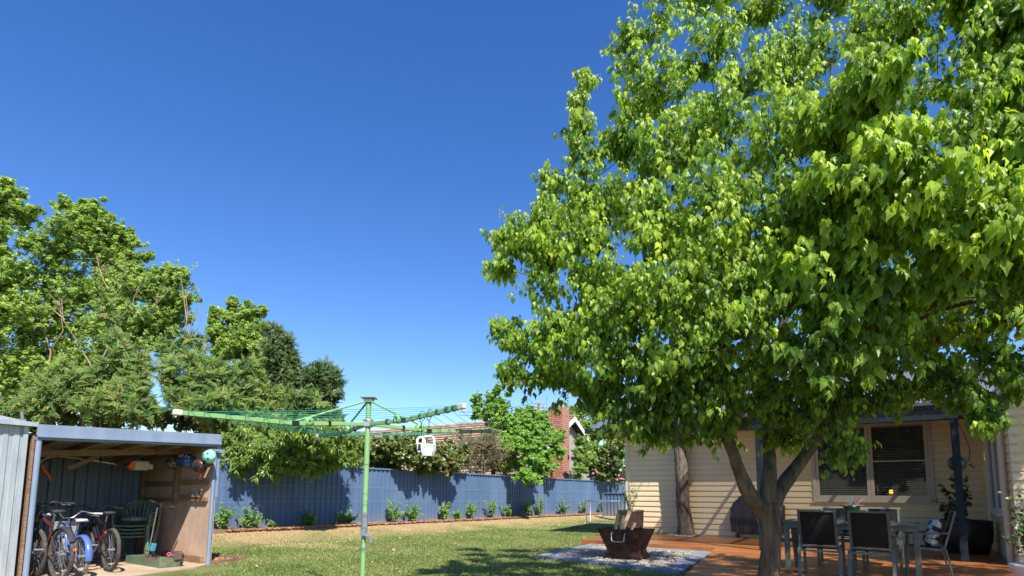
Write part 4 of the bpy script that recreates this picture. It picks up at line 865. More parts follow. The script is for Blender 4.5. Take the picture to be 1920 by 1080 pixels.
# two white peg baskets
def peg_basket(name, label, f, hang, wx, hz_, dots, rz):
    q = O+b.lerp(c, f); t = thing(name, label, 'peg basket', (q.x, q.y, q.z-hang), rz, 'peg baskets hanging from the clothesline')
    m = MB(); w = wx; h = hz_; vs = []; n = 8
    prof = [(1, 0), (.93, -h*.6), (.72, -h*.97)]
    for i, (s, z) in enumerate(prof):
        for (x, y) in ((-1, -1), (-.4, -1.15), (.4, -1.15), (1, -1), (1, 1), (.4, 1.15), (-.4, 1.15), (-1, 1)): vs.append((x*w*s, y*w*.55*s, z))
    fs = [(i*8+k, i*8+(k+1) % 8, (i+1)*8+(k+1) % 8, (i+1)*8+k) for i in range(2) for k in range(8)]+[tuple(16+k for k in range(8))]; m.add(vs, fs); bd = m.build('basket_body', M_white, t)
    m = MB(); m.tube([(-w*.93, 0, -.01), (-w*.85, 0, h*.45), (-w*.5, 0, h*.62), (w*.5, 0, h*.62), (w*.85, 0, h*.45), (w*.93, 0, -.01)], .012, 8); m.build('handle', M_white, t)
    m = MB(); m.tube([(0, 0, h*.62), (0, .0, hang-.06), (.03, 0, hang-.02), (.03, 0, hang+.04), (0, 0, hang+.055)], .004, 5); m.tube([(.0, 0, hang+.05), (-.03, 0, hang+.0), (-.01, 0, hang-.06)], .004, 5); m.build('hook', M_blackmetal, t)
    if dots:
        m = MB()
        for i in range(5):
            for j in range(3): x = -w*.7+i*w*.35; z = -h*.2-j*h*.22; m.box(x-.006, -w*.70, z-.009, x+.008, -w*.61, z+.009)
        m.build('slot', M_dark, bd)
peg_basket('peg_basket', 'smaller white slotted peg basket hanging on the left', .33, .27, .042, .092, True, .4)
peg_basket('peg_basket', 'larger plain white peg basket hanging on the right', .47, .29, .066, .12, False, -.3)

# ================================================================== DECK FURNITURE
TC = Vector((5.2, 9.1, DZ)); TF = frame(TC, RW)
def Tl(x, y, z=0): return TF @ Vector((x, y, z))
ta = thing('outdoor_table', 'sage grey outdoor table with inset stone look top', 'table', TC, RW)
L2, Wd2 = .88, .47
m = MB(); m.box(-L2, -Wd2, .69, L2, -Wd2+.06, .73, b=.004); m.box(-L2, Wd2-.06, .69, L2, Wd2, .73, b=.004); m.box(-L2, -Wd2+.061, .69, -L2+.06, Wd2-.061, .73, b=.004); m.box(L2-.06, -Wd2+.061, .69, L2, Wd2-.061, .73, b=.004)
m.box(-L2+.02, -Wd2+.02, .62, L2-.02, -Wd2+.045, .689); m.box(-L2+.02, Wd2-.045, .62, L2-.02, Wd2-.02, .689); m.box(-L2+.02, -Wd2+.046, .62, -L2+.045, Wd2-.046, .689); m.box(L2-.045, -Wd2+.046, .62, L2-.02, Wd2-.046, .689); m.build('table_frame', M_chairfr, ta)
m = MB()
for i in range(3): m.box(-L2+.065+i*.55, -Wd2+.065, .705, -L2+.065+(i+1)*.55-.006, Wd2-.065, .724, b=.002)
m.build('table_top', mat('brown_glass_top', (.10, .075, .055), (.16, .125, .10), .12, 3), ta)
for x in (-L2+.05, L2-.05):
    for y in (-Wd2+.05, Wd2-.05): m = MB(); m.box(x-.035, y-.035, 0, x+.035, y+.035, .619, b=.004); m.build('leg', M_chairfr, ta)
def sling_chair(label):
    """front towards +y"""
    t = thing('sling_chair', label, 'chair', group='sling chairs around the outdoor table'); W = .265; u = (0, 1, 0)
    bx = lambda z: -.22-.16*(z-.42)/.55
    for s in (-1, 1):
        m = MB(); m.bar((s*W, -.30, 0), (s*W, bx(.42)-.01, .42), .022, .042, up=(1, 0, 0)); m.build('leg', M_chairfr, t)
        m = MB(); m.bar((s*W, .25, 0), (s*W, .21, .62), .022, .04, up=(1, 0, 0)); m.build('leg', M_chairfr, t)
        m = MB(); m.bar((s*W, .26, .63), (s*W, bx(.64), .645), .045, .022, bev=.004); m.build('armrest', M_chairfr, t)
    m = MB()
    for s in (-1, 1): m.bar((s*(W-.03), bx(.40), .40), (s*(W-.03), bx(.97), .97), .024, .036, up=(1, 0, 0))
    m.bar((-W+.045, bx(.955), .955), (W-.045, bx(.955), .955), .02, .024); m.bar((-W+.045, bx(.45), .44), (W-.045, bx(.45), .44), .02, .024); m.build('back_frame', M_chairfr, t)
    m = MB()
    for s in (-1, 1): m.bar((s*(W-.025), bx(.40), .395), (s*(W-.025), .235, .425), .024, .036)
    m.bar((-W, .225, .40), (W, .225, .40), .024, .03); m.bar((-W, -.235, .37), (W, -.235, .37), .024, .03); m.build('seat_frame', M_chairfr, t)
    m = MB(); vs = []; n = 8
    for i in range(n+1):
        z = .46+.50*i/n; bul = -.012*math.sin(math.pi*i/n)-(.006 if i % 2 else 0)
        for x in (-W+.042, 0, W-.042): vs.append((x, bx(z)+bul*(1.6 if x == 0 else 1)+.012, z))
    k = len(vs); vs += [(x, y-.006, z) for x, y, z in vs]; fs = [(3*i+j, 3*i+j+1, 3*i+j+4, 3*i+j+3) for i in range(n) for j in range(2)]; fs += [tuple(q+k for q in f[::-1]) for f in fs]; m.add(vs, fs, True)
    for z in (.60, .71, .82): m.tube([(-W+.042, bx(z)-.004, z), (W-.042, bx(z)-.004, z)], .005, 5)
    m.build('backrest', M_sling, t)
    m = MB(); m.box(-W+.042, -.20, .405, W-.042, .215, .418); m.tube([(-W+.04, .215, .41), (W-.04, .215, .41)], .012, 6); m.build('seat', M_sling, t)
    return t
ch0 = sling_chair('left one of the two sling chairs nearest the camera'); spots = [(-.29, -.98, 0, None), (.33, -.99, -.02, 'right one of the two sling chairs nearest the camera'), (-.30, .93, math.pi+.03, 'left one of two sling chairs across the table by the wall'), (.36, .95, math.pi-.03, 'right one of two sling chairs across the table by the wall'),
    (-1.04, .12, -math.pi/2+.12, 'sling chair at the left table end behind the tree trunk'), (.92, .0, math.pi/2+.06, 'sling chair at the right table end holding a leaf print cushion')]
for x, y, a, lb in spots:
    c = ch0 if lb is None else copy_tree(ch0)
    if lb: c['label'] = lb
    c.scale = (.95, .95, .94); c.location = Tl(x, y); c.rotation_euler = (0, 0, RW+a)
def pillow(name, label, loc, rot, material, s=(.20, .20, .075)):
    m = MB(); vs = []; n = 12
    for side in (1, -1):
        for i in range(n+1):
            for j in range(n+1):
                x = -1+2*i/n; y = -1+2*j/n; e_ = max(0, (1-x**4)*(1-y**4))**.5; k = 1-.10*(1-e_)*(abs(x*y)); vs.append((x*s[0]*(1-.08*(1-abs(y))), y*s[1]*(1-.08*(1-abs(x))), side*s[2]*e_*(1+.08*math.sin(x*5+y*3))))
    N = (n+1)**2; fs = [(i*(n+1)+j, (i+1)*(n+1)+j, (i+1)*(n+1)+j+1, i*(n+1)+j+1) for i in range(n) for j in range(n)]; fs2 = [tuple(q+N for q in f[::-1]) for f in fs]; m.add(vs, fs+fs2, True)
    o = m.build(name, material); o.location = loc; o.rotation_euler = rot; return tag(o, label, 'cushion')
pillow('cushion', 'teal and white leaf print cushion on the right end chair', Tl(.92, 0, .60)-WD*(-.10), (rad(72), 0, RW-math.pi/2+.1), M_cushion, (.21, .21, .08))
pillow('cushion', 'patterned cushion on the left end chair behind the trunk', Tl(-1.04, .12, .58)-WD*.08, (rad(75), 0, RW+math.pi/2), M_cushion, (.19, .19, .07))
# cutlery pot on the table
cp = thing('cutlery_caddy', 'dark green ribbed caddy with cutlery in the table centre', 'caddy', Tl(.02, .1, .725), RW)
m = MB(); m.lathe([(.0, 0), (.10, 0), (.105, .02), (.10, .04), (.105, .06), (.115, .22), (.12, .235), (.10, .235), (.095, .05), (0, .05)], n=20); m.build('pot', mat('dark_green_glaze', (.006, .028, .02), rough=.3), cp)
m = MB(); m.box(-.17, -.09, .236, .15, .09, .25, b=.004); m.build('wooden_tray', M_timber, cp)
m = MB()
for k in range(6): a = -.9+k*.3; m.bar((-.03+.02*k, 0, .25), (.0+.02*k+.10*math.sin(a+.6), .02*(k % 3), .36+.02*(k % 2)), .016, .006)
m.tube([(-.09+.03*math.cos(a), 0, .285+.03*math.sin(a)) for a in np.linspace(0, 6.28, 14, endpoint=False)], .004, 5, closed=True); m.build('cutlery', M_chrome, cp)
m = MB(); m.bar((.05, -.02, .25), (.12, -.02, .37), .022, .012, bev=.003); m.build('red_handle', M_red, cp)

# covered barbecue against the wall
p = PZ(1424, 1009, DZ); bq = thing('covered_barbecue', 'barbecue under a dark brown cover with white lettering', 'barbecue', (p.x, p.y, DZ), RW)
prof = [(-.66, .14), (-.66, .82), (-.60, .93), (-.42, 1.13), (-.25, 1.19), (.25, 1.19), (.42, 1.13), (.60, .93), (.66, .82), (.66, .14)]
nx_ = 44; vs = []; 
def ring(x, top, zb): return [(x, -.29, zb), (x, -.31, .5), (x, -.30, .80), (x, -.24, top-.07), (x, -.14, top), (x, .14, top), (x, .24, top-.07), (x, .30, .8), (x, .31, .5), (x, .30, zb)]
def topz(x):
    ax = abs(x)
    pts = [(0, 1.19), (.25, 1.18), (.42, 1.12), (.58, .96), (.66, .86)]
    for (a, za), (b, zb) in zip(pts, pts[1:]):
        if ax <= b: return za+(zb-za)*(ax-a)/(b-a)
    return .86
m = MB(); R_ = 10
for i in range(nx_+1):
    x = -.66+1.32*i/nx_; fold = .016*math.sin(i*1.7)+.012*math.sin(i*.63)
    for (xx, yy_, zz_) in ring(x, topz(x), .15+.012*math.sin(i*.9)): vs.append((xx+.01*math.sin(zz_*9+i), yy_*(1+fold*(1.2-zz_)*1.6), zz_))
m.add(vs, [(i*R_+k, i*R_+k+1, (i+1)*R_+k+1, (i+1)*R_+k) for i in range(nx_) for k in range(R_-1)]+[tuple(range(R_)), tuple(nx_*R_+k for k in range(R_))[::-1]], True); m.build('cover', M_cover, bq)
m = MB()
for x in (-.5, .5):
    for y in (-.2, .2): m.tube([(x, y, .03), (x, y, .3)], .022, 8); m.lathe([(0, -.02), (.05, -.02), (.05, .02), (0, .02)], n=14, M=Matrix.Translation((x, y, .05)) @ Matrix.Rotation(math.pi/2, 4, 'X'))
m.box(-.52, -.22, .10, .52, .22, .13); m.build('trolley', M_blackmetal, bq)
tx = bpy.data.curves.new('txt', 'FONT'); tx.body = 'weber'; tx.size = .155; tx.extrude = .001; tx.align_x = 'CENTER'; to = bpy.data.objects.new('txt', tx); COL.objects.link(to)
bpy.context.view_layer.update(); me = bpy.data.meshes.new_from_object(to.evaluated_get(bpy.context.evaluated_depsgraph_get())); bpy.data.objects.remove(to)
lo = bpy.data.objects.new('lettering', me); me.materials.clear(); me.materials.append(M_white); COL.objects.link(lo); lo.parent = bq; lo.location = (.06, -.325, .80); lo.rotation_euler = (math.pi/2-.04, 0, 0)

# round black plate hanging on the verandah post with its cable
p = VP1+Vector((-.09*0, 0, 0)); sp_ = thing('hanging_pan', 'round black plate hung on the blue verandah post', 'plate', VP1-WD*.0+Vector((-.568, -.823, 0))*(-.09)+Vector((0, 0, 1.83)), RW)
m = MB(); m.lathe([(0, -.012), (.13, -.012), (.14, .004), (.13, .012), (0, .004)], n=28, M=Matrix.Rotation(math.pi/2, 4, 'X')); m.build('plate', M_blackmetal, sp_)
m = MB(); m.tube([(.05, -.02, .75), (.14, -.02, .5), (.20, -.02, .25), (.17, -.02, .05), (.12, -.02, .0)], .007, 6); m.tube([(.17, -.03, -.02), (.24, -.03, -.08)], .014, 6); m.build('cable', M_black, sp_)

# ================================================================== FIRE PIT
fp = PZ(1164, 1032, .02); FPc = Vector((2.20, 11.35, .03)); fi = thing('fire_pit', 'rusty steel flared fire pit standing on pale gravel', 'fire pit', FPc, RW+rad(3))
w1, d1, w2, d2_, w3, d3 = .45, .36, .30, .24, .37, .30; z1, z2, z3 = .56, .17, .0; th = .012
m = MB()
def frust(wa, da, za, wb, db, zb, inn=False):
    vs = [(-wa, -da, za), (wa, -da, za), (wa, da, za), (-wa, da, za), (-wb, -db, zb), (wb, -db, zb), (wb, db, zb), (-wb, db, zb)]
    f = [(0, 1, 5, 4), (1, 2, 6, 5), (2, 3, 7, 6), (3, 0, 4, 7)]; m.add(vs, [q[::-1] for q in f] if inn else f)
frust(w3, d3, z3, w2, d2_, z2); frust(w2, d2_, z2, w1, d1, z1); frust(w2-th, d2_-th, z2, w1-th, d1-th, z1, True)
for (x0, y0, x1, y1) in ((-w1, -d1, w1, -d1+th), (-w1, d1-th, w1, d1), (-w1, -d1+th, -w1+th, d1-th), (w1-th, -d1+th, w1, d1-th)): m.add([(x0, y0, z1), (x1, y0, z1), (x1, y1, z1), (x0, y1, z1)], [(0, 1, 2, 3)])
m.box(-w2+th, -d2_+th, z2, w2-th, d2_-th, z2+.01); m.build('bowl', M_rust, fi)
def handle(parent, M):
    m = MB(); m.tube([M @ Vector(q) for q in ((-.13, 0, 0), (-.13, -.03, .01), (-.13, -.06, -.02), (-.12, -.075, -.13), (-.09, -.08, -.15), (.09, -.08, -.15), (.12, -.075, -.13), (.13, -.06, -.02), (.13, -.03, .01), (.13, 0, 0))], .012, 8); m.build('handle', M_steelgrey, parent)
handle(fi, Matrix.Translation((-.02, -d1+.03, .48))); handle(fi, Matrix.Translation((0, d1-.03, .48)) @ Matrix.Rotation(math.pi, 4, 'Z'))
lg = [((-.12, -.05, .35), (-.02, .02, .82), .07, 'firewood log leaning furthest left in the fire pit'), ((-.06, .04, .32), (.10, -.02, .80), .065, 'firewood log crossing behind the tallest split'), ((.0, -.12, .32), (.20, .08, .88), .08, 'tallest pale firewood split standing in the fire pit'), ((.12, .02, .35), (.30, .1, .66), .06, 'short firewood stub at the right side of the fire pit')]
for a, b, r, lb in lg:
    m = MB(); a = Vector(a)-Vector((.12, 0, 0)); b = Vector(b)-Vector((.16, 0, 0)); dz_ = (b-a).normalized(); q = dz_.to_track_quat('Z', 'Y').to_matrix().to_4x4(); Mx = Matrix.Translation(a) @ q
    r *= .62; m.prism([(-r*.7, -r*.5), (r*.6, -r*.6), (r*.75, r*.1), (r*.1, r*.7), (-r*.5, r*.4)], 0, (b-a).length, Mx); o = m.build('firewood_log', M_wood); o.location = FPc; o.rotation_euler = (0, 0, RW); tag(o, lb, 'firewood', 'firewood standing in the fire pit')

# steel tube trestle frame on the far lawn
p = P(1133, 965, 26.3); tz_ = gz(p.x, p.y); fr_ = thing('tubular_frame', 'tubular steel table frame standing on the far lawn', 'frame', (p.x, p.y, tz_), RW+rad(12))
m = MB(); hw, hd, hh = .72, .33, .98
for x in (-hw, hw): m.tube([(x, -hd, hh), (x, -hd, .06), (x, -hd+.06, .02), (x, hd-.06, .02), (x, hd, .06), (x, hd, hh)], .024, 8)
m.build('leg_hoop', M_steelgrey, fr_)
m = MB(); m.tube([(-hw, -hd, hh), (hw, -hd, hh), (hw, hd, hh), (-hw, hd, hh)], .026, 8, closed=True); m.bar((-.1, -hd, hh+.03), (.4, -hd, hh+.03), .06, .03); m.build('top_rail', M_steelgrey, fr_)
m = MB(); m.tube([(-hw, -hd, .05), (-.25, -hd-.03, .03), (hw, -hd, .03)], .02, 8); m.build('foot_rail', M_steelgrey, fr_)

# ================================================================== VEGETATION
def nrm(a): return a/np.maximum(np.linalg.norm(a, axis=-1, keepdims=True), 1e-9)
def rdir(n): return nrm(RNG.normal(size=(n, 3)))
def leaflet(w=.36, fold=.30, droop=.22, lobed=True, toff=(0, 0), rot=0, sc=1.0, curl=0):
    if lobed: sp = [(0, 0), (0, .42), (0, 1)]; sd = [(.17, .06), (.36, .40), (.15, .70)]
    else: sp = [(0, 0), (0, .5), (0, 1)]; sd = [(.16, .12), (.26*w/.26, .45), (.14, .78)]
    V = []
    for x, y in sp: V.append((x, y, -droop*y*y))
    for s in (1, -1):
        for x, y in sd: V.append((s*x*w/.36, y, fold*abs(x)-droop*y*y))
    V = np.array(V)*sc; c, q = math.cos(rot), math.sin(rot); X = V[:, 0]*c-V[:, 1]*q+toff[0]; Y = V[:, 0]*q+V[:, 1]*c+toff[1]
    F = np.array([(0, 3, 4, 1), (1, 4, 5, 2), (0, 1, 7, 6), (1, 2, 8, 7)])
    return np.stack([X, Y, V[:, 2]], -1), F
def merge(parts):
    V = []; F = []; o = 0
    for v, f in parts: V.append(v); F.append(f+o); o += len(v)
    return np.concatenate(V), np.concatenate(F)
T_MAPLE3 = merge([leaflet(.36, .45, .34, sc=1.12, toff=(0, .22)), leaflet(.30, .5, .30, rot=-.52, toff=(.06, .02), sc=.72), leaflet(.26, .5, .36, rot=.62, toff=(-.05, .05), sc=.62)])
T_MAPLE1 = leaflet(.44, .3, .25)
T_LANCE = leaflet(.22, .2, .35, lobed=False)
T_OVAL = leaflet(.42, .25, .2, lobed=False)
def quadleaf(w, l, x, y, rot): 
    V = np.array([(0, 0, 0), (w, l*.45, .03), (0, l, -.08*l), (-w, l*.45, .03)]); c, q = math.cos(rot), math.sin(rot)
    return np.stack([V[:, 0]*c-V[:, 1]*q+x, V[:, 0]*q+V[:, 1]*c+y, V[:, 2]], -1), np.array([(0, 1, 2, 3)])
def pinnate(n=6, w=.075, l=.30, droop=.35):
    ps = []
    for i in range(n):
        y = .18+.78*i/n
        for s in (1, -1): ps.append(quadleaf(w, l*(1-.35*i/n), 0, y, -s*1.15))
    ps.append(quadleaf(w, l*.7, 0, .96, 0)); ps.append((np.array([(-.008, 0, 0), (.008, 0, 0), (.004, 1, 0), (-.004, 1, 0)]), np.array([(0, 1, 2, 3)])))
    V, F = merge(ps); V[:, 2] -= droop*V[:, 1]**2; V[:, 2] -= .25*np.abs(V[:, 0]); return V, F
T_PIN = pinnate()
def quads3(k=3):
    ps = []
    for i in range(k): ps.append(quadleaf(.26, .9, RNG.uniform(-.1, .1), RNG.uniform(0, .1), (i-(k-1)/2)*1.1))
    return merge(ps)
T_SPRAY = quads3()
T_SPRAY5 = merge([quadleaf(.17, .75, .12*(i-2), .12*i, (i-2)*.75) for i in range(5)])
def stamp(name, tmpl, pos, axis, nor, size, tint, material, parent):
    V0, F0_ = tmpl; A = nrm(axis); N = nor-(nor*A).sum(-1, keepdims=True)*A; N = nrm(N); B = np.cross(A, N)
    V = pos[:, None]+size[:, None, None]*(V0[None, :, 0:1]*B[:, None]+V0[None, :, 1:2]*A[:, None]+V0[None, :, 2:3]*N[:, None])
    n = len(pos); F = (F0_[None]+len(V0)*np.arange(n)[:, None, None]).reshape(-1, 4)
    return np_mesh(name, V.reshape(-1, 3), F, material, parent, np.repeat(tint, len(F0_)))
def twigs(name, A, B, C, r, material, parent):
    """three sided bent sticks through A,B,C"""
    n = len(A); ang = np.array([0, 2.094, 4.189]); D = nrm(C-A); X = nrm(np.cross(D, np.array([.3, .2, 1.])+0*D)); Y = np.cross(D, X)
    off = np.cos(ang)[None, :, None]*X[:, None]+np.sin(ang)[None, :, None]*Y[:, None]
    V = np.stack([A[:, None]+off*r, B[:, None]+off*r*.7, C[:, None]+off*r*.25], 1).reshape(-1, 3)
    f = np.array([(i*3+k, i*3+(k+1) % 3, (i+1)*3+(k+1) % 3, (i+1)*3+k) for i in range(2) for k in range(3)]); F = (f[None]+9*np.arange(n)[:, None, None]).reshape(-1, 4)
    return np_mesh(name, V, F, material, parent, smooth=True)
def shoots(lobes, per, up=.35, out=.9, length=(.55, 1.05), grav=.12, spread=.45):
    """lobes: array (n,4) of centre and radius -> shoots A,B,C"""
    L = np.repeat(np.asarray(lobes, float), per, 0); n = len(L); c = L[:, :3]; r = L[:, 3:4]; d = rdir(n); d[:, 2] = d[:, 2]*.9+.1
    A = c+d*r*RNG.uniform(0, spread, (n, 1)); dr = nrm(d*out+np.array([0, 0, up])+RNG.normal(0, .22, (n, 3))); ln = RNG.uniform(*length, (n, 1))*r
    B = A+dr*ln*.55+rdir(n)*ln*.05; C = A+dr*ln; C[:, 2:3] -= grav*ln; return A, B, C, L
def leaves_on(A, B, C, nodes, per, petiole, droop, size, tipyoung=.35, base=.35, tmin=.15, orient_out=None, var=.13):
    n = len(A); t = np.linspace(tmin, 1, nodes)[None, :, None]+RNG.uniform(-.04, .04, (n, nodes, 1)); t = np.clip(t, 0, 1)
    p = (1-t)**2*A[:, None]+2*t*(1-t)*(2*B-.5*A-.5*C)[:, None]+t*t*C[:, None]; sd = nrm(C-A)[:, None]
    p = np.repeat(p[:, :, None], per, 2); m = (n, nodes, per)
    d = RNG.normal(size=(*m, 3)); d = nrm(d+sd[:, :, None]*.55); q = p+d*petiole*RNG.uniform(.5, 1.2, (*m, 1))
    ax = nrm(d*.7+np.array([0, 0, -1.])*droop+RNG.normal(0, .22, (*m, 3)))
    no = nrm(d*.35+np.array([.2, -.65, .7])+RNG.normal(0, .38, (*m, 3))+(0 if orient_out is None else orient_out[:, None, None]*.8))
    tt = np.broadcast_to(t[:, :, None], (*m, 1))[..., 0]
    tint = base+RNG.normal(0, var*1.25, m)+tipyoung*np.clip((tt-.62)/.38, 0, 1)**1.5+RNG.normal(0, .12, (n, 1, 1)); sz = size*RNG.uniform(.45, 1.2, m)*(1-.35*np.clip((tt-.8)/.2, 0, 1))
    return q.reshape(-1, 3), ax.reshape(-1, 3), no.reshape(-1, 3), sz.ravel(), tint.ravel()
def skeleton(stem, lobes, rbase, mb, jitter=.08, rmin=.008, sag=.0, up=.25, barky=False):
    """stem: list of polylines (points, radii); limbs are led from the nearest point of the stem to each lobe"""
    nodes = []
    for pts, rs in stem:
        if barky:
            PT = []; RR = []; K = 7; q = [Vector(p) for p in pts]; N = len(q)
            for i in range(N-1):
                p0, p1, p2, p3 = q[max(i-1, 0)], q[i], q[i+1], q[min(i+2, N-1)]
                for k in range(K+(i == N-2)):
                    t = k/K; PT.append(.5*((2*p1)+(p2-p0)*t+(2*p0-5*p1+4*p2-p3)*t*t+(3*p1-p0-3*p2+p3)*t**3)); RR.append(rs[i]*(1-t)+rs[i+1]*t)
            i0 = len(mb.v); n_ = 22; mb.tube(PT, RR, n_)
            for j in range(len(PT)):
                for k in range(n_):
                    v = Vector(mb.v[i0+j*n_+k]); f = 1+.045*math.sin(k*1.7+j*.31)+.03*math.sin(k*2.9-j*.8)+random.uniform(-.03, .03); mb.v[i0+j*n_+k] = tuple(PT[j]+(v-PT[j])*f)
        else: mb.tube(pts, rs, 12)
        for p, r in zip(pts, rs): nodes.append((Vector(p), r))
    root = nodes[0][0]
    for L in sorted([tuple(l) for l in lobes], key=lambda l: (Vector(l[:3])-root).length):
        c = Vector(L[:3]); best = min(nodes, key=lambda q: (q[0]-c).length+max(0, q[0].z-c.z)*.9+(0 if q[0].z > root.z+.6 else 3)); a, ra = best; D = c-a; ln = D.length
        if ln < .05: continue
        r0 = min(ra*.72, max(rmin*1.6, .016*ln+rmin)); k = max(3, int(ln/.35)); pts = []; rs = []
        bend = Vector((random.uniform(-1, 1), random.uniform(-1, 1), 0))*jitter*ln
        for i in range(k+1):
            t = i/k; p = a+D*t+bend*math.sin(math.pi*t)+Vector((0, 0, up*ln*.25*math.sin(math.pi*t)*(1 if up > 0 else -1)*abs(up)))+Vector([random.uniform(-1, 1)*.012*ln for _ in range(3)])*(1 if 0 < i < k else 0)
            pts.append(p); rs.append(r0*(1-t)+rmin*.7*t); 
            if i: nodes.append((p, rs[-1]))
        mb.tube(pts, rs, 6)

# ---- the big shade tree on the deck (box elder with hanging three-part leaves)
mt = thing('shade_tree', 'large leafy green shade tree with forked trunk rising through the deck', 'tree', (0, 0, 0)); bs = Vector((2.62, 5.85, 0)); mt.location = bs
def L_(u, v, Y, r): p = P(u, v, Y); return (p.x-bs.x, p.y-bs.y, p.z, r)
lob = [L_(*a) for a in [
    (958, 478, 6.2, .22), (985, 448, 6.1, .26), (1020, 490, 6.3, .3), (1015, 545, 6.1, .22), (945, 452, 6.3, .12), (940, 508, 6.2, .13), (1045, 420, 6.2, .34), (1040, 350, 6.3, .2),
    (945, 622, 6.2, .16), (965, 650, 6.1, .16), (1000, 665, 6.0, .22), (1050, 640, 6.0, .34), (960, 705, 6.0, .14), (1000, 715, 6.0, .2), (1060, 720, 5.9, .3),
    (1100, 345, 6.1, .26), (1095, 290, 6.1, .2), (1088, 240, 6.1, .17), (1082, 195, 6.1, .13), (1095, 160, 6.1, .12), (1125, 400, 6.0, .36),
    (1185, 215, 6.1, .26), (1195, 140, 6.0, .26), (1180, 80, 6.0, .17), (1215, 70, 6.0, .26), (1240, 10, 6.0, .26), (1235, -60, 6.1, .3), (1170, 290, 5.9, .3),
    (1090, 470, 5.7, .42), (1110, 560, 5.7, .45), (1110, 650, 5.5, .42), (1125, 745, 5.5, .30), (1165, 790, 5.4, .2), (1215, 800, 5.4, .17), (1180, 700, 5.3, .42), (1180, 600, 5.2, .45),
    (1240, 745, 5.2, .32), (1290, 790, 5.3, .2), (1340, 790, 5.3, .2), (1240, 805, 5.5, .2), (1205, 815, 5.6, .17), (1310, 812, 5.6, .15), (1370, 805, 5.7, .16), (1480, 830, 5.6, .14),  (1560, 760, 5.4, .3), (1450, 760, 5.5, .3), (1400, 770, 5.2, .25), (1470, 800, 5.4, .22), (1560, 800, 5.1, .22), (1590, 850, 5.0, .10), (1530, 780, 5.2, .2), (1345, 740, 5.1, .3), (1640, 755, 5.0, .2), (1700, 738, 5.0, .22), (1760, 725, 4.8, .22), (1830, 755, 4.5, .13), (1800, 745, 4.7, .14), (1850, 795, 4.5, .09), (1900, 715, 4.4, .16), (1940, 690, 4.4, .22),
    (1620, 705, 5.2, .34), (1740, 685, 5.2, .28), (1860, 690, 4.6, .24), (1890, 600, 4.9, .3)]]
vis = [(1250, 200, 5.6, .42), (1245, 330, 5.4, .45), (1240, 460, 5.2, .45), (1270, 590, 5.0, .45), (1300, 690, 4.9, .38), (1330, 120, 5.8, .42), (1350, 250, 5.2, .45), (1340, 390, 4.9, .45), (1360, 520, 4.8, .45), (1400, 640, 4.7, .42), (1330, 10, 6.2, .4), (1430, 40, 6.6, .4), (1420, 170, 5.8, .45),
    (1450, 310, 5.0, .48), (1450, 440, 4.7, .45), (1490, 570, 4.6, .42), (1520, 680, 4.6, .38), (1530, 120, 6.6, .45), (1560, 10, 6.4, .4), (1560, 270, 4.5, .36), (1560, 390, 4.3, .36), (1590, 500, 4.4, .38), (1620, 620, 4.5, .36), (1640, 190, 4.0, .30), (1680, 60, 5.0, .4), (1680, 320, 3.9, .30), (1690, 430, 4.1, .33), (1720, 560, 4.4, .36), (1760, 150, 4.0, .28), (1790, 20, 5.0, .4), (1790, 270, 3.8, .26), (1800, 390, 3.8, .28), (1810, 500, 4.1, .32), (1640, 80, 6.2, .4), (1870, 90, 5.4, .4), (1880, 230, 5.0, .35), (1895, 350, 4.4, .3), (1900, 470, 4.3, .3), (1850, 430, 3.9, .3), (1880, 560, 4.1, .28), (1840, 200, 4.0, .26), (1960, 480, 4.0, .35), (2000, 330, 3.9, .4), (2010, 560, 4.1, .35), (1960, 150, 5.2, .5), (1980, 400, 4.8, .5), (1980, 600, 4.8, .4)]
lob += [L_(*a) for a in vis]
for (u, v, Y, r) in [(1180, 430, 6.9, .5), (1200, 560, 7.0, .5), (1280, 300, 7.0, .55), (1300, 480, 7.0, .55), (1310, 630, 6.8, .5), (1400, 380, 7.4, .55), (1420, 560, 7.2, .55), (1430, 700, 6.8, .4), (1500, 250, 7.4, .55), (1530, 450, 7.4, .6), (1560, 620, 7.2, .5), (1640, 300, 7.2, .6), (1660, 480, 7.2, .6), (1690, 650, 6.8, .45), (1760, 380, 7.0, .6), (1800, 560, 6.8, .55), (1880, 420, 6.6, .5), (1500, -60, 6.8, .5), (1650, -60, 6.4, .5), (1800, -90, 6.2, .5), (1350, -60, 6.6, .45), (1230, -110, 6.5, .4), (1400, -150, 6.3, .5), (1560, -190, 6.1, .5), (1720, -230, 5.9, .5), (1860, -190, 5.7, .5), (1450, 500, 5.9, .5), (1560, 560, 5.9, .5), (1330, 560, 6.0, .5), (1640, 400, 5.8, .55), (1780, 640, 5.7, .4), (1480, 160, 6.0, .5), (1620, 200, 5.4, .4)]: lob.append(L_(u, v, Y, r))
kn = lambda u, v, Y: (P(u, v, Y)-bs)
tb = MB()
fk = kn(1438, 945, 5.85)
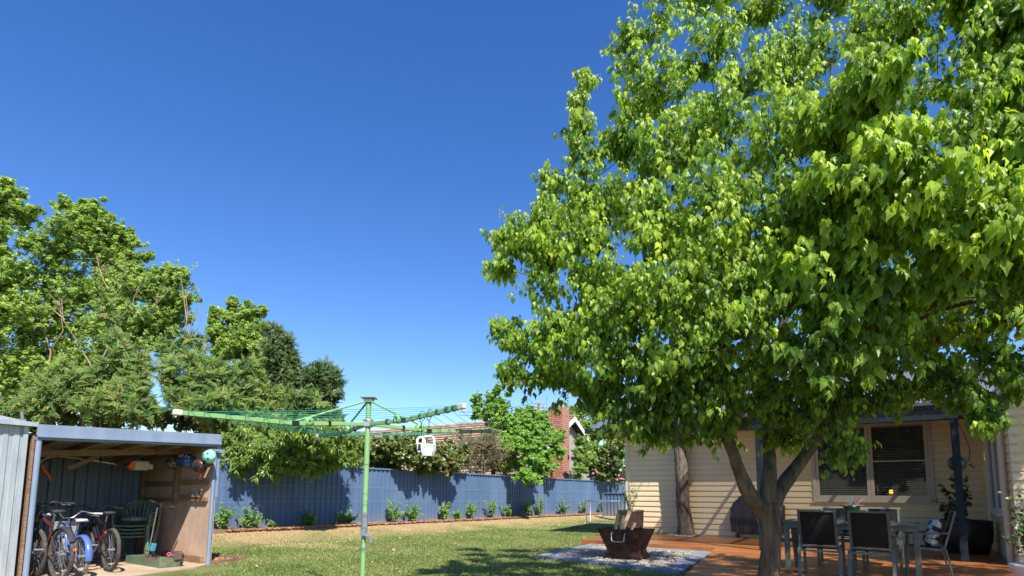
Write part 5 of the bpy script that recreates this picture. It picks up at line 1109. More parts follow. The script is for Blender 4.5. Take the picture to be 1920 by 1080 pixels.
stems = [([Vector((-.14, 0, -.05)), Vector((-.11, 0, .4)), Vector((-.06, 0, .8)), fk], [.125, .100, .090, .098]),
    ([kn(1438, 968, 5.85), kn(1405, 925, 5.8), kn(1385, 880, 5.75), kn(1365, 825, 5.7), kn(1310, 720, 5.7), kn(1230, 560, 5.8), kn(1200, 400, 5.9), kn(1205, 200, 6.0)], [.085, .070, .060, .054, .042, .03, .02, .01]),
    ([fk, kn(1443, 880, 5.85), kn(1440, 830, 5.9), kn(1425, 740, 5.9), kn(1350, 670, 5.6), kn(1295, 530, 5.5), kn(1270, 440, 5.6), kn(1290, 200, 5.9)], [.075, .064, .056, .045, .034, .028, .02, .01]),
    ([kn(1425, 740, 5.9), kn(1440, 680, 5.6), kn(1470, 600, 5.4), kn(1500, 520, 5.6), kn(1540, 330, 6.1), kn(1560, 120, 6.2)], [.05, .038, .032, .028, .02, .01]),
    ([kn(1439, 962, 5.85), kn(1465, 915, 5.9), kn(1505, 860, 6.0), kn(1560, 780, 6.0), kn(1640, 650, 5.8), kn(1700, 450, 5.6), kn(1790, 280, 5.2), kn(1850, 100, 5.2)], [.085, .072, .062, .052, .04, .03, .02, .01]),
    ([kn(1640, 650, 5.8), kn(1740, 590, 5.4), kn(1850, 560, 4.9)], [.035, .025, .012])]
skeleton(stems, lob, .1, tb, rmin=.006, barky=True); tb.build('trunk', M_bark, mt)
lob = np.array(lob); big = lob[:, 3] >= .3
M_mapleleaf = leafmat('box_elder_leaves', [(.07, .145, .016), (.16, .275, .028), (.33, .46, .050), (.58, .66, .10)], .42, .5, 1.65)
Ps = []
Aa, Bb, Cc, Ll = shoots(lob[big], 36, up=.75, out=.75, grav=.13, length=(.5, 1.4)); S1 = (Aa, Bb, Cc); szb = np.where(Ll[:, 1]+bs.y < 4.7, .088, .063)[:, None, None]; q1 = leaves_on(Aa, Bb, Cc, 11, 2, .055, 1.3, szb, base=.37, tipyoung=.40)
Aa, Bb, Cc, Ll = shoots(lob[~big], 17, up=.6, length=(.7, 1.6), grav=.2); S2 = (Aa, Bb, Cc); q2 = leaves_on(Aa, Bb, Cc, 7, 2, .045, 1.3, .062, base=.38, tipyoung=.38)
Q_ = [np.concatenate([a, b]) for a, b in zip(q1, q2)]
# leaf tint gets darker down the lower skirt; young pale leaves sit at the sunny shoot ends
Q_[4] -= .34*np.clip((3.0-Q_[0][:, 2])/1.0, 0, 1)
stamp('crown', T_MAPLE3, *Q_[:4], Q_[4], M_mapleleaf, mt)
twigs('twigs', *[np.concatenate([a, b]) for a, b in zip(S1, S2)], .004, M_bark, mt)

# ---- a second shade tree stands out of view to the right; its branches reach into the upper right corner
t2 = thing('second_shade_tree', 'dark branches of another leafy tree reaching in at the top right corner', 'tree', (8.3, 3.2, 0)); b2_ = Vector((8.3, 3.2, 0))
l2 = [(P(u, v, Y)-b2_, r) for u, v, Y, r in [(1880, 60, 4.4, .20), (1910, 150, 4.2, .18), (1905, 250, 4.2, .16), (1960, 340, 4.2, .2), (1850, -30, 4.6, .22), (1960, 40, 4.2, .34), (1940, 430, 4.3, .16)]]
l2 = [(p.x, p.y, p.z, r) for p, r in l2]
for x, y, z, r in [(5.0, 3.9, 5.2, .55), (5.6, 4.6, 4.8, .6), (5.4, 3.2, 5.8, .6), (6.2, 5.2, 4.5, .6), (6.3, 4.2, 5.5, .65), (6.9, 4.9, 4.9, .6), (6.9, 3.8, 5.9, .65), (7.3, 5.6, 4.3, .6), (7.7, 4.7, 5.3, .65), (8.2, 5.3, 4.5, .6), (8.5, 4.2, 5.8, .65), (9.0, 5.0, 4.9, .6), (6.4, 3.2, 6.3, .6), (7.6, 2.8, 6.0, .65), (8.8, 3.0, 5.4, .6), (6.1, 2.3, 5.2, .6), (5.0, 2.9, 4.9, .5), (7.2, 1.9, 5.2, .6), (5.6, 5.6, 5.4, .5), (7.0, 6.2, 4.9, .5), (8.3, 6.3, 4.3, .5), (4.7, 4.8, 5.6, .45), (9.4, 6.0, 4.2, .55), (8.6, 7.2, 4.8, .6), (9.5, 7.3, 5.2, .6), (9.2, 6.6, 5.7, .6), (10.1, 7.0, 4.6, .6), (10.2, 6.3, 5.6, .6), (8.4, 6.5, 5.3, .6), (9.1, 8.0, 4.6, .55), (7.7, 7.1, 5.2, .55), (9.9, 8.1, 4.4, .55), (8.7, 8.3, 4.0, .6), (9.0, 7.5, 4.9, .6), (9.9, 7.4, 4.4, .6), (8.2, 7.6, 4.2, .5), (10.6, 7.6, 4.2, .6)]: l2.append((x-b2_.x, y-b2_.y, z, r))  # unseen crown lobes added to shade the chairs, deck and verandah post
tb2 = MB(); st2 = [([Vector((0, 0, -.1)), Vector((0, 0, 1.2)), Vector((-.1, .2, 2.4))], [.17, .15, .13]), ([Vector((-.1, .2, 2.4)), Vector((-.9, .6, 3.6)), Vector((-1.8, 1.0, 4.6))], [.09, .06, .03]), ([Vector((-.1, .2, 2.4)), Vector((.2, .8, 3.8)), Vector((.1, 1.4, 4.8))], [.09, .06, .03])]
skeleton(st2, l2, .1, tb2, rmin=.006); tb2.build('trunk', M_bark, t2)
Aa, Bb, Cc, Ll = shoots(np.array(l2), 38, up=.3, grav=.2, length=(.6, 1.3)); q3 = leaves_on(Aa, Bb, Cc, 9, 2, .055, 1.2, .085, base=.25, tipyoung=.3)
stamp('crown', T_MAPLE3, *q3[:4], q3[4], M_mapleleaf, t2); twigs('twigs', Aa, Bb, Cc, .005, M_bark, t2)
print('maple leaves', len(Q_[4]), len(q3[4]))

# ---- cabbage tree by the wall
ct = thing('cabbage_tree', 'rough barked cabbage tree trunk with hanging dry leaves by the house wall', 'tree', PZ(1287, 1004, DZ)); b0 = ct.location.copy()
pts = [P(u, v, b0.y)-b0 for u, v in ((1287, 1008), (1285, 985), (1281, 950), (1279, 900), (1275, 850), (1271, 810), (1268, 770))]; m = MB(); vs = []; fs = []
rs = [.27, .21, .185, .175, .165, .15, .15]; n = 28; PT = []; RR = []
for i in range(len(pts)-1):
    for k in range(6): t = k/6; PT.append(pts[i].lerp(pts[i+1], t)); RR.append(rs[i]*(1-t)+rs[i+1]*t)
for i, (p, r) in enumerate(zip(PT, RR)):
    for k in range(n): a = 2*math.pi*k/n; q = r*(1+.05*math.sin(5*a+i*.4)+random.uniform(-.05, .05)); vs.append((p.x+q*math.cos(a), p.y+q*math.sin(a), p.z))
for i in range(len(PT)-1):
    for k in range(n): fs.append((i*n+k, i*n+(k+1) % n, (i+1)*n+(k+1) % n, (i+1)*n+k))
m.add(vs, fs, True); m.build('trunk', M_bark2, ct)
top = np.array(pts[-1]); n = 420; a = RNG.uniform(0, 6.28, n); el = RNG.uniform(-.2, 1.3, n); dr = np.stack([np.cos(a)*np.cos(el), np.sin(a)*np.cos(el), np.sin(el)], -1)
T_STRAP = (np.array([(-.03, 0, 0), (.03, 0, 0), (.028, .4, 0), (-.028, .4, 0), (.018, .75, -.1), (-.018, .75, -.1), (0, 1, -.28), (0, 1, -.28)])+0., np.array([(0, 1, 2, 3), (3, 2, 4, 5), (5, 4, 6, 7)]))
stamp('crown', T_STRAP, top[None]+dr*.1+np.array([0, 0, .25]), dr, np.array([[0, 0, 1.]])+0*dr, RNG.uniform(.5, .85, n), RNG.uniform(.1, .7, n), leafmat('strap_leaf', [(.04, .08, .02), (.08, .14, .04), (.12, .18, .06)], .5, .2), ct)
n = 260; a = RNG.uniform(0, 6.28, n); dr = np.stack([np.cos(a)*.35, np.sin(a)*.35, -np.ones(n)], -1)
stamp('dry_skirt', T_STRAP, top[None]+np.stack([np.cos(a), np.sin(a), RNG.uniform(-.1, 1, n)*1.0], -1)*np.array([.18, .18, .35]), dr, np.stack([np.cos(a), np.sin(a), 0*a], -1), RNG.uniform(.4, .8, n), RNG.uniform(0, 1, n), leafmat('dry_strap', [(.22, .14, .07), (.42, .30, .17)], .8, .2), ct)
a = RNG.uniform(0, 6.28, 500); r = .28+.22*RNG.uniform(0, 1, 500)**.8; chips('tree_ring_gravel', 500, np.stack([b0.x+r*np.cos(a), b0.y+r*np.sin(a)*.9], -1), .025, .05, lambda p: DZ+.006+RNG.uniform(0, .012, len(p)), M_gravel, label='ring of pale gravel round the foot of the cabbage tree', cat='gravel')

# ---- potted plants
def pot(name, label, cat, loc, prof, material, soil=.86):
    t = thing(name, label, cat, loc); m = MB(); m.lathe(prof, n=40); m.build('pot', material, t); return t
p = P(1183, 975, 16.6); R1 = .355; pt1 = pot('potted_shrub', 'tall brown glazed pot with a sparse young shrub at the house corner', 'potted plant', (p.x, p.y, .02), [(0, 0), (R1*.72, 0), (R1*.84, .1), (R1*.97, .45), (R1*1.0, .74), (R1*1.03, .76), (R1*1.03, .80), (R1*.93, .80), (R1*.92, .74), (0, .72)], M_brown)
def bush(parent, base, H, W, nst, leafT, size, material, per=10, nodes=7, droop=.3, stemr=.006, up=1.0, base_t=.4, young=.3, name='foliage', stemname='stem', pet=.02, mats=None):
    a = RNG.uniform(0, 6.28, nst); rr = RNG.uniform(.1, 1, nst)**.7; A = np.array(base)[None]+np.stack([np.cos(a)*.04, np.sin(a)*.04, 0*a], -1)
    C = np.array(base)[None]+np.stack([np.cos(a)*rr*W, np.sin(a)*rr*W, H*RNG.uniform(.38, 1, nst)*(1-.25*rr)], -1); B = (A+C)/2+np.stack([-np.cos(a)*rr*W*.12, -np.sin(a)*rr*W*.12, np.full(nst, H*.06)], -1)
    q = leaves_on(A, B, C, nodes, per, pet, droop, size, base=base_t, tipyoung=young, tmin=.22)
    q[2][:, 2] += .3
    stamp(name, leafT, *q[:4], q[4], material, parent); twigs(stemname, A, B, C, stemr, mats or M_stem, parent)
M_gl = leafmat('glossy_green_leaf', [(.03, .07, .015), (.055, .12, .025), (.12, .20, .04)], .35, .25)
bush(pt1, (0, 0, .72), 1.15, .38, 9, T_LANCE, .11, M_gl, per=2, nodes=10, stemr=.008)
m = MB(); m.tube([(-.03, 0, .72), (-.05, 0, 1.3), (-.06, .0, 1.92)], [.016, .014, .012], 6); m.build('stake', M_timber, pt1)
p = P(1806, 975, 12.1); R1 = .48; pt2 = pot('potted_camellia', 'wide black glazed pot with a dark leafy shrub in the deck corner', 'potted plant', (p.x, p.y, DZ), [(0, 0), (R1*.74, 0), (R1*.80, .02), (R1*.95, .25), (R1*.99, .5), (R1*.97, .60), (R1*1.0, .64), (R1*.97, .66), (R1*.90, .64), (R1*.88, .56), (0, .55)], M_blackpot)
M_dk = leafmat('dark_glossy_leaf', [(.018, .045, .012), (.035, .08, .02), (.06, .12, .03)], .3, .2)
bush(pt2, (0.0, 0, .55), 1.25, .42, 12, T_OVAL, .105, M_dk, per=2, nodes=10, stemr=.008)
bush(pt2, (-.25, -.1, .55), .75, .35, 5, T_OVAL, .11, M_dk, per=2, nodes=8, stemr=.007, name='side_foliage', stemname='side_stem')
p = P(1928, 1010, 6.3); pt3 = pot('potted_bush', 'bright leaved bush in a pale pot at the right edge of the deck', 'potted plant', (p.x+.08, p.y, DZ), [(0, 0), (.17, 0), (.22, .34), (.24, .36), (.24, .40), (.20, .40), (.19, .34), (0, .33)], M_whitepaint)
bush(pt3, (0, 0, .33), 1.05, .30, 22, T_OVAL, .05, M_gl, per=3, nodes=14, stemr=.004, base_t=.55)

# ---- young shrubs along the fence
M_fs = leafmat('bright_shrub_leaf', [(.07, .15, .025), (.14, .26, .045), (.27, .38, .08)], .42, .35)
fsp = [(418, 1005, .55, .20, 'small shrub tucked right behind the shed corner'), (470, 1003, .52, .30, 'first full shrub from the shed along the blue fence'), (515, 998, .18, .20, 'tiny low seedling between the first two full shrubs'), (581, 1000, .40, .26, 'low rounded shrub under the largest leaf shadow'), (652, 994, .40, .30, 'sprawling shrub just left of the clothesline pole'),
    (735, 986, .62, .30, 'tall one sided shrub just right of the clothesline pole'), (772, 983, .55, .25, 'two pronged shrub right of the one sided shrub'), (833, 978, .60, .22, 'narrow shrub with two upright shoots left of a fence post'), (857, 973, .32, .12, 'slim sprig between two wide shrubs'), (880, 977, .58, .32, 'wide open shrub with spreading arms near the fence middle'), (920, 974, .64, .24, 'upright shrub with tall central shoot in the fence middle'), (953, 972, .50, .26, 'low spreading shrub before the drooping bright tree'),
    (990, 970, .62, .28, 'bushy shrub in the shade of the drooping bright tree'), (1012, 968, .90, .26, 'tallest young shrub along the blue fence'), (1057, 966, .66, .34, 'wide fresh green shrub right of the tallest one'), (1095, 962, .68, .25, 'shrub just left of the tubular steel frame'), (1130, 959, .62, .25, 'last shrub seen through the tubular steel frame')]
for u, v, H, W, lb in fsp:
    dxy = (ROT @ Vector(((u-960)/FPX, -(v-PPV)/FPX, -1))); # stand on the bed line
    MI_ = FF.inverted(); a = MI_ @ Vector((0, 0, CAM_H)); b_ = MI_.to_3x3() @ dxy; k = (-.32-a.y)/b_.y; q = FF @ (a+b_*k)
    t = thing('young_shrub', 'young light green '+lb, 'shrub', (q.x, q.y, ZB+.01), 0, 'young shrubs planted along the fence'); bush(t, (0, 0, 0), H*1.4, W*1.4, 14 if H > .3 else 6, T_OVAL, .075, M_fs, per=3, nodes=11, stemr=.005, base_t=.45, young=.35, droop=.0)

# ---- trees and bushes beyond the fence
def crown_tree(name, label, cat, base, lobes_px, tmpl, size, material, shoots_n, nodes, per, bark=M_bark, droop=.6, pet=.05, group=None, up=.7, trunk_r=.12, twr=.006, tipyoung=.25, baset=.42, length=(.55, 1.45), rmin=.012, multi=1, gapy=.0, cname='crown', grav=.12, var=.13, fill=True):
    base = Vector(base); t = thing(name, label, cat, base, 0, group); L = []
    for (u, v, Y, rp) in lobes_px: p = P(u, v, Y)-base; L.append((p.x, p.y, p.z, rp/FPX*Y))
    arr = np.array(L); c = arr[:, :3].mean(0); zt = arr[:, 2].max(); m = MB(); st = []
    for k in range(multi):
        cx = Vector((c[0], c[1], 0)) if multi == 1 else Vector(L[int(k*len(L)/multi)][:3]); b0 = Vector((random.uniform(-.2, .2), random.uniform(-.2, .2), 0)) if multi > 1 else Vector((0, 0, 0)); H_ = max(.4, (zt if multi == 1 else cx.z)*.75)
        st.append(([b0-Vector((0, 0, .1)), b0.lerp(Vector((cx.x, cx.y, 0)), .02)+Vector((0, 0, H_*.5)), b0.lerp(Vector((cx.x, cx.y, 0)), .1)+Vector((0, 0, H_*.95)), b0.lerp(Vector((cx.x, cx.y, 0)), .5)+Vector((0, 0, H_*1.12))], [trunk_r, trunk_r*.8, trunk_r*.55, trunk_r*.3]))
    skeleton(st, L, trunk_r, m, rmin=rmin, jitter=.12); m.build('trunk', bark, t)
    ar2 = [tuple(x) for x in arr]
    for i in range(len(arr)):
        for j in range(i):
            d_ = np.linalg.norm(arr[i, :3]-arr[j, :3]); s_ = arr[i, 3]+arr[j, 3]
            if .55*s_ < d_ < 1.35*s_ and fill: ar2.append((*((arr[i, :3]+arr[j, :3])/2+RNG.normal(0, .12, 3)*s_), s_*.36))
    ar2 = np.array(ar2); ar2 = np.repeat(ar2, 3, 0); ar2[:, :3] += RNG.normal(0, 1, (len(ar2), 3))*ar2[:, 3:4]*.42; ar2[:, 3] *= RNG.uniform(.4, .85, len(ar2))
    nn = np.maximum(4, (shoots_n*1.25*(ar2[:, 3]/arr[:, 3].mean())**1.3*len(arr)/len(ar2)*1.9)).astype(int).clip(4, 60); ar3 = np.repeat(ar2, nn, 0)
    A, B, C, LL = shoots(ar3, 1, up=up, out=.65, length=length, grav=grav, spread=.95); q = leaves_on(A, B, C, nodes, per, pet, droop, size, base=baset, tipyoung=tipyoung, var=var)
    stamp(cname, tmpl, *q[:4], q[4], material, t); twigs('twigs', A, B, C, twr, bark, t); return t, arr
M_far = leafmat('fresh_tree_leaves', [(.055, .12, .022), (.15, .255, .042), (.30, .42, .085), (.47, .56, .14)], .5, .4)
M_ail = leafmat('ailanthus_leaves', [(.035, .085, .018), (.075, .15, .03), (.14, .23, .045), (.21, .29, .06), (.30, .22, .07)], .6, .3)
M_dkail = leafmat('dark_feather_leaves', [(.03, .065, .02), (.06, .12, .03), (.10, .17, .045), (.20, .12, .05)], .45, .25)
M_peach = leafmat('long_leaf_shrub', [(.06, .12, .018), (.13, .22, .035), (.27, .35, .07)], .32, .35)
M_berry = leafmat('mottled_hedge_leaf', [(.03, .07, .015), (.09, .14, .03), (.24, .26, .08)], .3, .25)
M_brt = leafmat('bright_drooping_leaf', [(.08, .18, .02), (.16, .31, .035), (.30, .46, .07)], .4, .4)
M_grey = leafmat('dull_twig_leaf', [(.10, .11, .04), (.20, .19, .09)], .6, .3)
def gb_(u, Y): p = P(u, 900, Y); return (p.x, p.y, .2)
# A: far left tall box elders
crown_tree('box_elder_tree', 'tall pale green tree cut by the left edge behind the sheds', 'tree', gb_(-40, 20), [(12, 343, 20, 8), (42, 368, 20, 7), (70, 400, 20, 7), (5, 375, 20, 26), (45, 400, 20, 22), (-20, 420, 20, 45), (30, 450, 20, 38), (70, 470, 20, 16), (10, 520, 20, 55), (-40, 560, 20, 60), (45, 580, 20, 45), (0, 640, 20, 60), (50, 690, 20, 50), (-30, 740, 20, 60), (40, 760, 20.4, 40), (15, 345, 20, 12)], T_SPRAY, .108, M_far, 125, 10, 2, trunk_r=.22, multi=2)
crown_tree('box_elder_tree', 'broad pale green tree with the highest crown behind the open shed', 'tree', gb_(190, 21), [(125, 378, 21, 8), (155, 378, 21, 8), (182, 382, 21, 8), (207, 412, 21, 7), (247, 440, 21, 7), (283, 480, 21, 7), (345, 512, 21, 6), (128, 400, 21, 22), (160, 400, 21, 22), (190, 405, 21, 20), (110, 440, 21, 28), (160, 450, 21, 42), (215, 440, 21, 25), (225, 480, 21, 30), (100, 500, 21, 36), (170, 520, 21, 50), (245, 530, 21, 35), (265, 490, 21, 14), (300, 520, 21, 20), (320, 535, 21, 24), (335, 515, 21, 12), (290, 570, 21, 45), (325, 590, 21, 30), (120, 580, 21, 45), (200, 600, 21, 50), (270, 640, 21, 45), (320, 650, 21, 28), (90, 650, 21, 40), (160, 680, 21, 45), (230, 700, 21, 45), (80, 730, 21, 40), (140, 750, 21, 40), (345, 560, 21, 13)], T_SPRAY, .108, M_far, 120, 10, 2, trunk_r=.28, multi=3)
crown_tree('box_elder_tree', 'slender pale green tree with spiky top left of the blue gap', 'tree', gb_(455, 25), [(435, 575, 25, 9), (432, 600, 25, 14), (400, 590, 25, 11), (400, 620, 25, 14), (470, 590, 25, 12), (492, 590, 25, 8), (435, 562, 25, 6), (400, 578, 25, 6), (468, 572, 25, 6), (493, 578, 25, 5), (455, 610, 25, 22), (480, 630, 25, 20), (420, 640, 25, 24), (460, 660, 25, 32), (505, 660, 25, 22), (410, 690, 25, 30), (480, 710, 25, 34), (520, 710, 25, 24), (440, 750, 25, 34), (510, 760, 25, 28)], T_SPRAY, .115, M_far, 115, 9, 2, trunk_r=.15, multi=2)
# dead branch by the crown's right edge
q = Vector(gb_(345, 20.5)); t = thing('dead_branch_tree', 'bare grey dead sapling poking out beside the broad tree', 'tree', q); m = MB()
for pts in [((345, 900), (350, 760), (348, 640), (362, 600), (372, 575)), ((349, 640), (370, 618), (378, 590), (372, 560)), ((350, 650), (375, 640), (385, 622)), ((347, 620), (352, 590), (348, 545), (362, 520)), ((348, 560), (358, 545)), ((350, 600), (345, 560), (338, 510))]:
    m.tube([P(u, v, 20.5)-q for u, v in pts], np.linspace(.05 if len(pts) > 4 else .025, .008, len(pts)), 5)
m.build('trunk', M_twig, t)
q = Vector(gb_(215, 20.1)); t = thing('dead_branch_tree', 'tangle of bare pale grey limbs showing in front of the broad tree', 'tree', q); m = MB()
for pts in [((150, 900), (160, 780), (175, 700), (205, 640), (215, 560), (240, 500)), ((175, 700), (140, 640), (120, 600), (118, 560)), ((205, 640), (245, 600), (290, 575), (318, 540)), ((160, 780), (215, 740), (250, 690), (262, 660)), ((215, 560), (190, 520), (185, 480)), ((120, 600), (95, 580), (70, 575)), ((245, 600), (250, 560), (275, 520)), ((205, 640), (225, 650), (250, 640)), ((90, 880), (80, 760), (95, 660), (60, 560), (64, 480)), ((95, 660), (120, 620), (112, 540))]:
    P_ = [P(u+random.uniform(-5, 5), v, 20.1+random.uniform(-.25, .25))-q for u, v in pts]; m.tube(P_, np.linspace(.05 if len(pts) > 4 else .028, .01, len(pts)), 6)
    for k in range(7): a = P_[-1].lerp(P_[-2], random.random()); b_ = a+Vector((random.uniform(-.5, .5), random.uniform(-.3, .3), random.uniform(-.1, .5))); m.tube([a, (a+b_)/2+Vector((0, 0, .06)), b_], [.012, .009, .005], 4)
m.build('trunk', M_twig, t)
# B: ailanthus thicket in the middle distance
ail = [(70, 735, 17, 28), (125, 705, 17, 22), (110, 755, 16.5, 34), (195, 690, 17, 22), (180, 735, 17, 30), (190, 775, 16.5, 34), (60, 780, 16.5, 30), (195, 570, 17.6, 11), (205, 600, 17.6, 12), (215, 640, 17.4, 14), (250, 680, 17, 24), (265, 730, 16.8, 30), (260, 775, 16.5, 34), (15, 785, 17, 24), (225, 760, 16.6, 26)]
crown_tree('ailanthus_tree', 'feathery leaved thicket tree with reddish tips above the open shed', 'tree', gb_(140, 17), ail, T_PIN, .29, M_ail, 34, 6, 2, bark=M_bark, droop=.0, pet=.02, trunk_r=.06, multi=5, tipyoung=.42, twr=.008)
ail = [(315, 665, 18, 20), (330, 705, 17.5, 30), (330, 760, 17, 36), (380, 685, 18, 24), (355, 730, 17.6, 24), (390, 740, 17.5, 40), (400, 790, 17, 34), (352, 640, 18, 13), (440, 715, 18, 26), (450, 780, 17.5, 38), (490, 745, 18, 26), (470, 770, 18, 24), (500, 800, 17.5, 26), (545, 760, 18, 26), (560, 790, 18, 26), (590, 770, 18, 18), (470, 700, 18.5, 26)]
crown_tree('ailanthus_tree', 'feathery leaved thicket tree behind the left clothesline arm', 'tree', gb_(420, 18), ail, T_PIN, .29, M_ail, 34, 6, 2, bark=M_bark, droop=.0, pet=.02, trunk_r=.06, multi=5, tipyoung=.34, twr=.008)
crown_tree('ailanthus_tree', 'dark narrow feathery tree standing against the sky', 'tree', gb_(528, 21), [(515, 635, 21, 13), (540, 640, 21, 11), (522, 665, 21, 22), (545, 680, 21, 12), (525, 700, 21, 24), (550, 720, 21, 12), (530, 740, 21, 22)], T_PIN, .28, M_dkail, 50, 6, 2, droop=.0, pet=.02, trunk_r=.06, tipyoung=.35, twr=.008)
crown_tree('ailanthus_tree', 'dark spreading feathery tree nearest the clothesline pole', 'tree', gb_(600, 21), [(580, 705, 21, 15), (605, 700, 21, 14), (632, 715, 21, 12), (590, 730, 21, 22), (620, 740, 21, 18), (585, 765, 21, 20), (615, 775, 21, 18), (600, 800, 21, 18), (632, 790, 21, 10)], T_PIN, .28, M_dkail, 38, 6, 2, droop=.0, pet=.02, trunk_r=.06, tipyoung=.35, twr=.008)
# C: long leaved shrub hanging over the fence
crown_tree('overhanging_shrub', 'long leaved evergreen shrub spilling over the fence beside the shed', 'shrub', gb_(560, 17.8), [(440, 835, 15.4, 24), (480, 850, 15.6, 26), (445, 865, 15.0, 12), (520, 860, 15.5, 26), (530, 830, 16.2, 32), (575, 850, 15.8, 30), (600, 830, 16.8, 26), (555, 868, 15.5, 15), (600, 862, 15.9, 20), (635, 850, 17.2, 24), (610, 868, 16.2, 12), (660, 860, 18.6, 16), (490, 820, 16.4, 26), (630, 825, 18.0, 20), (420, 850, 15.2, 14), (510, 872, 15.3, 10), (560, 820, 17.2, 26), (680, 868, 19.5, 11), (545, 840, 15.4, 24), (600, 846, 15.7, 22), (630, 852, 16.3, 18), (500, 846, 15.2, 20), (580, 815, 14.7, 24), (620, 814, 15.1, 22), (540, 812, 14.5, 22), (655, 830, 16.2, 18), (600, 835, 14.9, 18)], T_LANCE, .17, M_peach, 62, 9, 3, droop=.45, pet=.02, trunk_r=.05, multi=6, up=.1, tipyoung=.35)
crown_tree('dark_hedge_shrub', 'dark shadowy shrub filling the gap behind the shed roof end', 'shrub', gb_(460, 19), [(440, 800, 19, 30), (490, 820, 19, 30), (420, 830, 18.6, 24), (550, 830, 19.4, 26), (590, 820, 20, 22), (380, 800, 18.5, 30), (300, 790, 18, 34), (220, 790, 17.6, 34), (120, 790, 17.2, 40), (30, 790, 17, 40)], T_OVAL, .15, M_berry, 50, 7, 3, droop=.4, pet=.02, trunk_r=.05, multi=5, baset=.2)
bt, ba = crown_tree('berry_shrub', 'rounded hedge shrub dotted with red berries above the fence middle', 'shrub', gb_(770, 22), [(715, 850, 20, 22), (735, 845, 19.8, 24), (770, 845, 20.2, 25), (800, 855, 21, 24), (765, 868, 19.9, 16), (830, 860, 22.5, 22), (855, 870, 21.6, 16), (830, 845, 21.4, 20), (862, 850, 22.4, 15), (840, 872, 21, 14), (700, 838, 20.4, 14), (800, 870, 21.6, 16), (720, 872, 20.6, 13), (740, 880, 20.6, 9), (700, 860, 20.8, 12), (790, 885, 21, 7), (760, 825, 21.8, 12)], T_OVAL, .125, M_berry, 75, 8, 3, droop=.2, pet=.01, trunk_r=.05, multi=5, up=.2, baset=.5, tipyoung=.45, var=.25)
n = 150; i = RNG.integers(0, len(ba), n); d = rdir(n); d[:, 1] = -abs(d[:, 1]); pos = ba[i, :3]+d*ba[i, 3:4]*RNG.uniform(.85, 1.08, (n, 1)); m = MB()
for p in pos: m.ball(p, .024, 6, 4)
o = m.build('berries', mat('dull_red_berry', (.32, .03, .03), rough=.5), bt); o['kind'] = 'stuff'
crown_tree('olive_shrub', 'dull olive shrub filling in left of the berry shrub', 'shrub', gb_(680, 21), [(660, 845, 20.5, 18), (690, 850, 20.7, 16), (675, 868, 20, 14), (650, 865, 19.6, 12), (695, 872, 20.4, 10)], T_LANCE, .14, M_peach, 60, 8, 3, droop=.3, pet=.01, trunk_r=.04, multi=3, baset=.3)
crown_tree('twiggy_shrub', 'sparse brown twiggy shrub between the berry shrub and bright tree', 'shrub', gb_(905, 25), [(880, 845, 24, 28), (905, 850, 25, 28), (930, 850, 25, 30), (900, 880, 25, 20), (940, 880, 25.5, 20), (870, 870, 23.8, 14), (915, 825, 25, 18), (960, 870, 26, 16)], T_LANCE, .09, M_grey, 190, 7, 1, bark=M_twig, droop=.1, pet=.01, trunk_r=.04, multi=8, up=.6, length=(.9, 1.5), twr=.012)
crown_tree('weeping_tree', 'bright green drooping tree hanging over the fence before the chimney', 'tree', gb_(1000, 28), [(985, 800, 27, 24), (1010, 815, 27, 26), (985, 840, 24.6, 26), (1020, 845, 25.4, 26), (1000, 870, 24.4, 22), (1030, 870, 27.5, 18), (985, 888, 24.0, 12), (1000, 898, 24.2, 9), (1045, 850, 28, 13), (1038, 825, 28, 14), (965, 815, 27, 16), (970, 870, 26, 12), (955, 845, 26, 17), (945, 815, 26.5, 15), (950, 875, 25.6, 13), (975, 895, 25, 9), (1015, 895, 25.5, 10), (985, 770, 27.5, 13), (1010, 785, 27.5, 12)], T_SPRAY, .125, M_brt, 95, 9, 2, droop=1.0, pet=.03, trunk_r=.08, multi=3, tipyoung=.25, grav=.35, baset=.45)
crown_tree('loose_young_tree', 'loose airy light green young tree left of the tiled gable', 'tree', gb_(930, 27), [(935, 728, 27, 9), (925, 745, 27, 14), (890, 748, 27, 11), (905, 770, 27, 16), (940, 765, 27, 16), (925, 790, 27, 18), (950, 800, 27, 18), (895, 785, 27, 12), (930, 815, 27, 16), (965, 790, 27, 14), (955, 740, 27, 8)], T_SPRAY, .12, M_brt, 48, 7, 2, droop=.7, pet=.03, trunk_r=.07, multi=2, tipyoung=.25, up=.8, baset=.45)
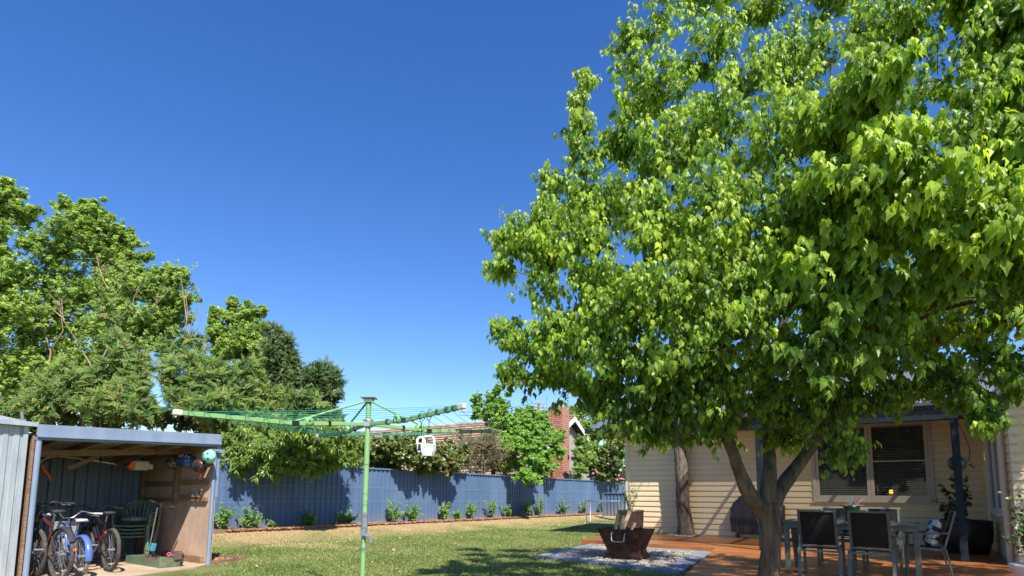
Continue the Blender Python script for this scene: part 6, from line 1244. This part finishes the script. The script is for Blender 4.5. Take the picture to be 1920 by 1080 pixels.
crown_tree('backdrop_tree', 'green leafy tree behind the white gable beside the cream house', 'tree', gb_(1120, 38), [(1080, 790, 40, 26), (1110, 770, 40, 28), (1150, 780, 38, 30), (1105, 815, 38, 26), (1140, 820, 37, 28), (1165, 830, 36, 24), (1095, 850, 34, 14), (1120, 850, 35, 24), (1160, 860, 34, 22), (1085, 885, 33.5, 13), (1110, 880, 34, 22), (1145, 890, 34, 20), (1170, 800, 36, 20), (1088, 870, 33.5, 11), (1088, 850, 32.3, 10), (1082, 880, 31.8, 9), (1098, 835, 33, 12), (1100, 870, 32, 14)], T_SPRAY, .15, M_far, 100, 8, 2, droop=.6, pet=.03, trunk_r=.12, multi=3, baset=.32)
bt, ba = crown_tree('flowering_shrub', 'mottled shrub with a few pink flowers left of the cream house corner', 'shrub', gb_(1150, 34), [(1130, 860, 32.5, 16), (1150, 850, 32.5, 18), (1160, 880, 32.3, 16), (1140, 890, 32.3, 16), (1165, 900, 32.3, 12), (1120, 895, 32.5, 12), (1165, 840, 32.5, 14)], T_OVAL, .14, M_berry, 70, 8, 3, droop=.2, pet=.01, trunk_r=.05, multi=3, baset=.5, tipyoung=.45, var=.25)
m = MB()
for u, v in ((1160, 892), (1157, 900), (1112, 888), (1165, 898), (1140, 870)): m.ball(P(u, v, 31.9)-Vector(bt.location), .07, 7, 5, jit=.2)
m.build('blossom', mat('pink_petals', (.65, .12, .38), rough=.6), bt)
# far green wood line hidden behind everything, closing the horizon
ft = []
for k in range(26):
    u = -420+k*95; 
    if u > 2500: break
    ft.append((u, 900-random.uniform(0, 12), 75, 26))
L = np.array([(P(u, v, Y).x, Y, max(1.5, P(u, v, Y).z), r/FPX*Y*1.3) for u, v, Y, r in ft]); A, B, C, LL = shoots(L, 90, up=.3); q = leaves_on(A, B, C, 5, 2, .1, .5, .8)
o = stamp('distant_trees', T_SPRAY, *q[:4], q[4]*.6, M_far, None); tag(o, 'far off line of trees closing the horizon beyond the gardens', 'distant trees', kind='stuff')
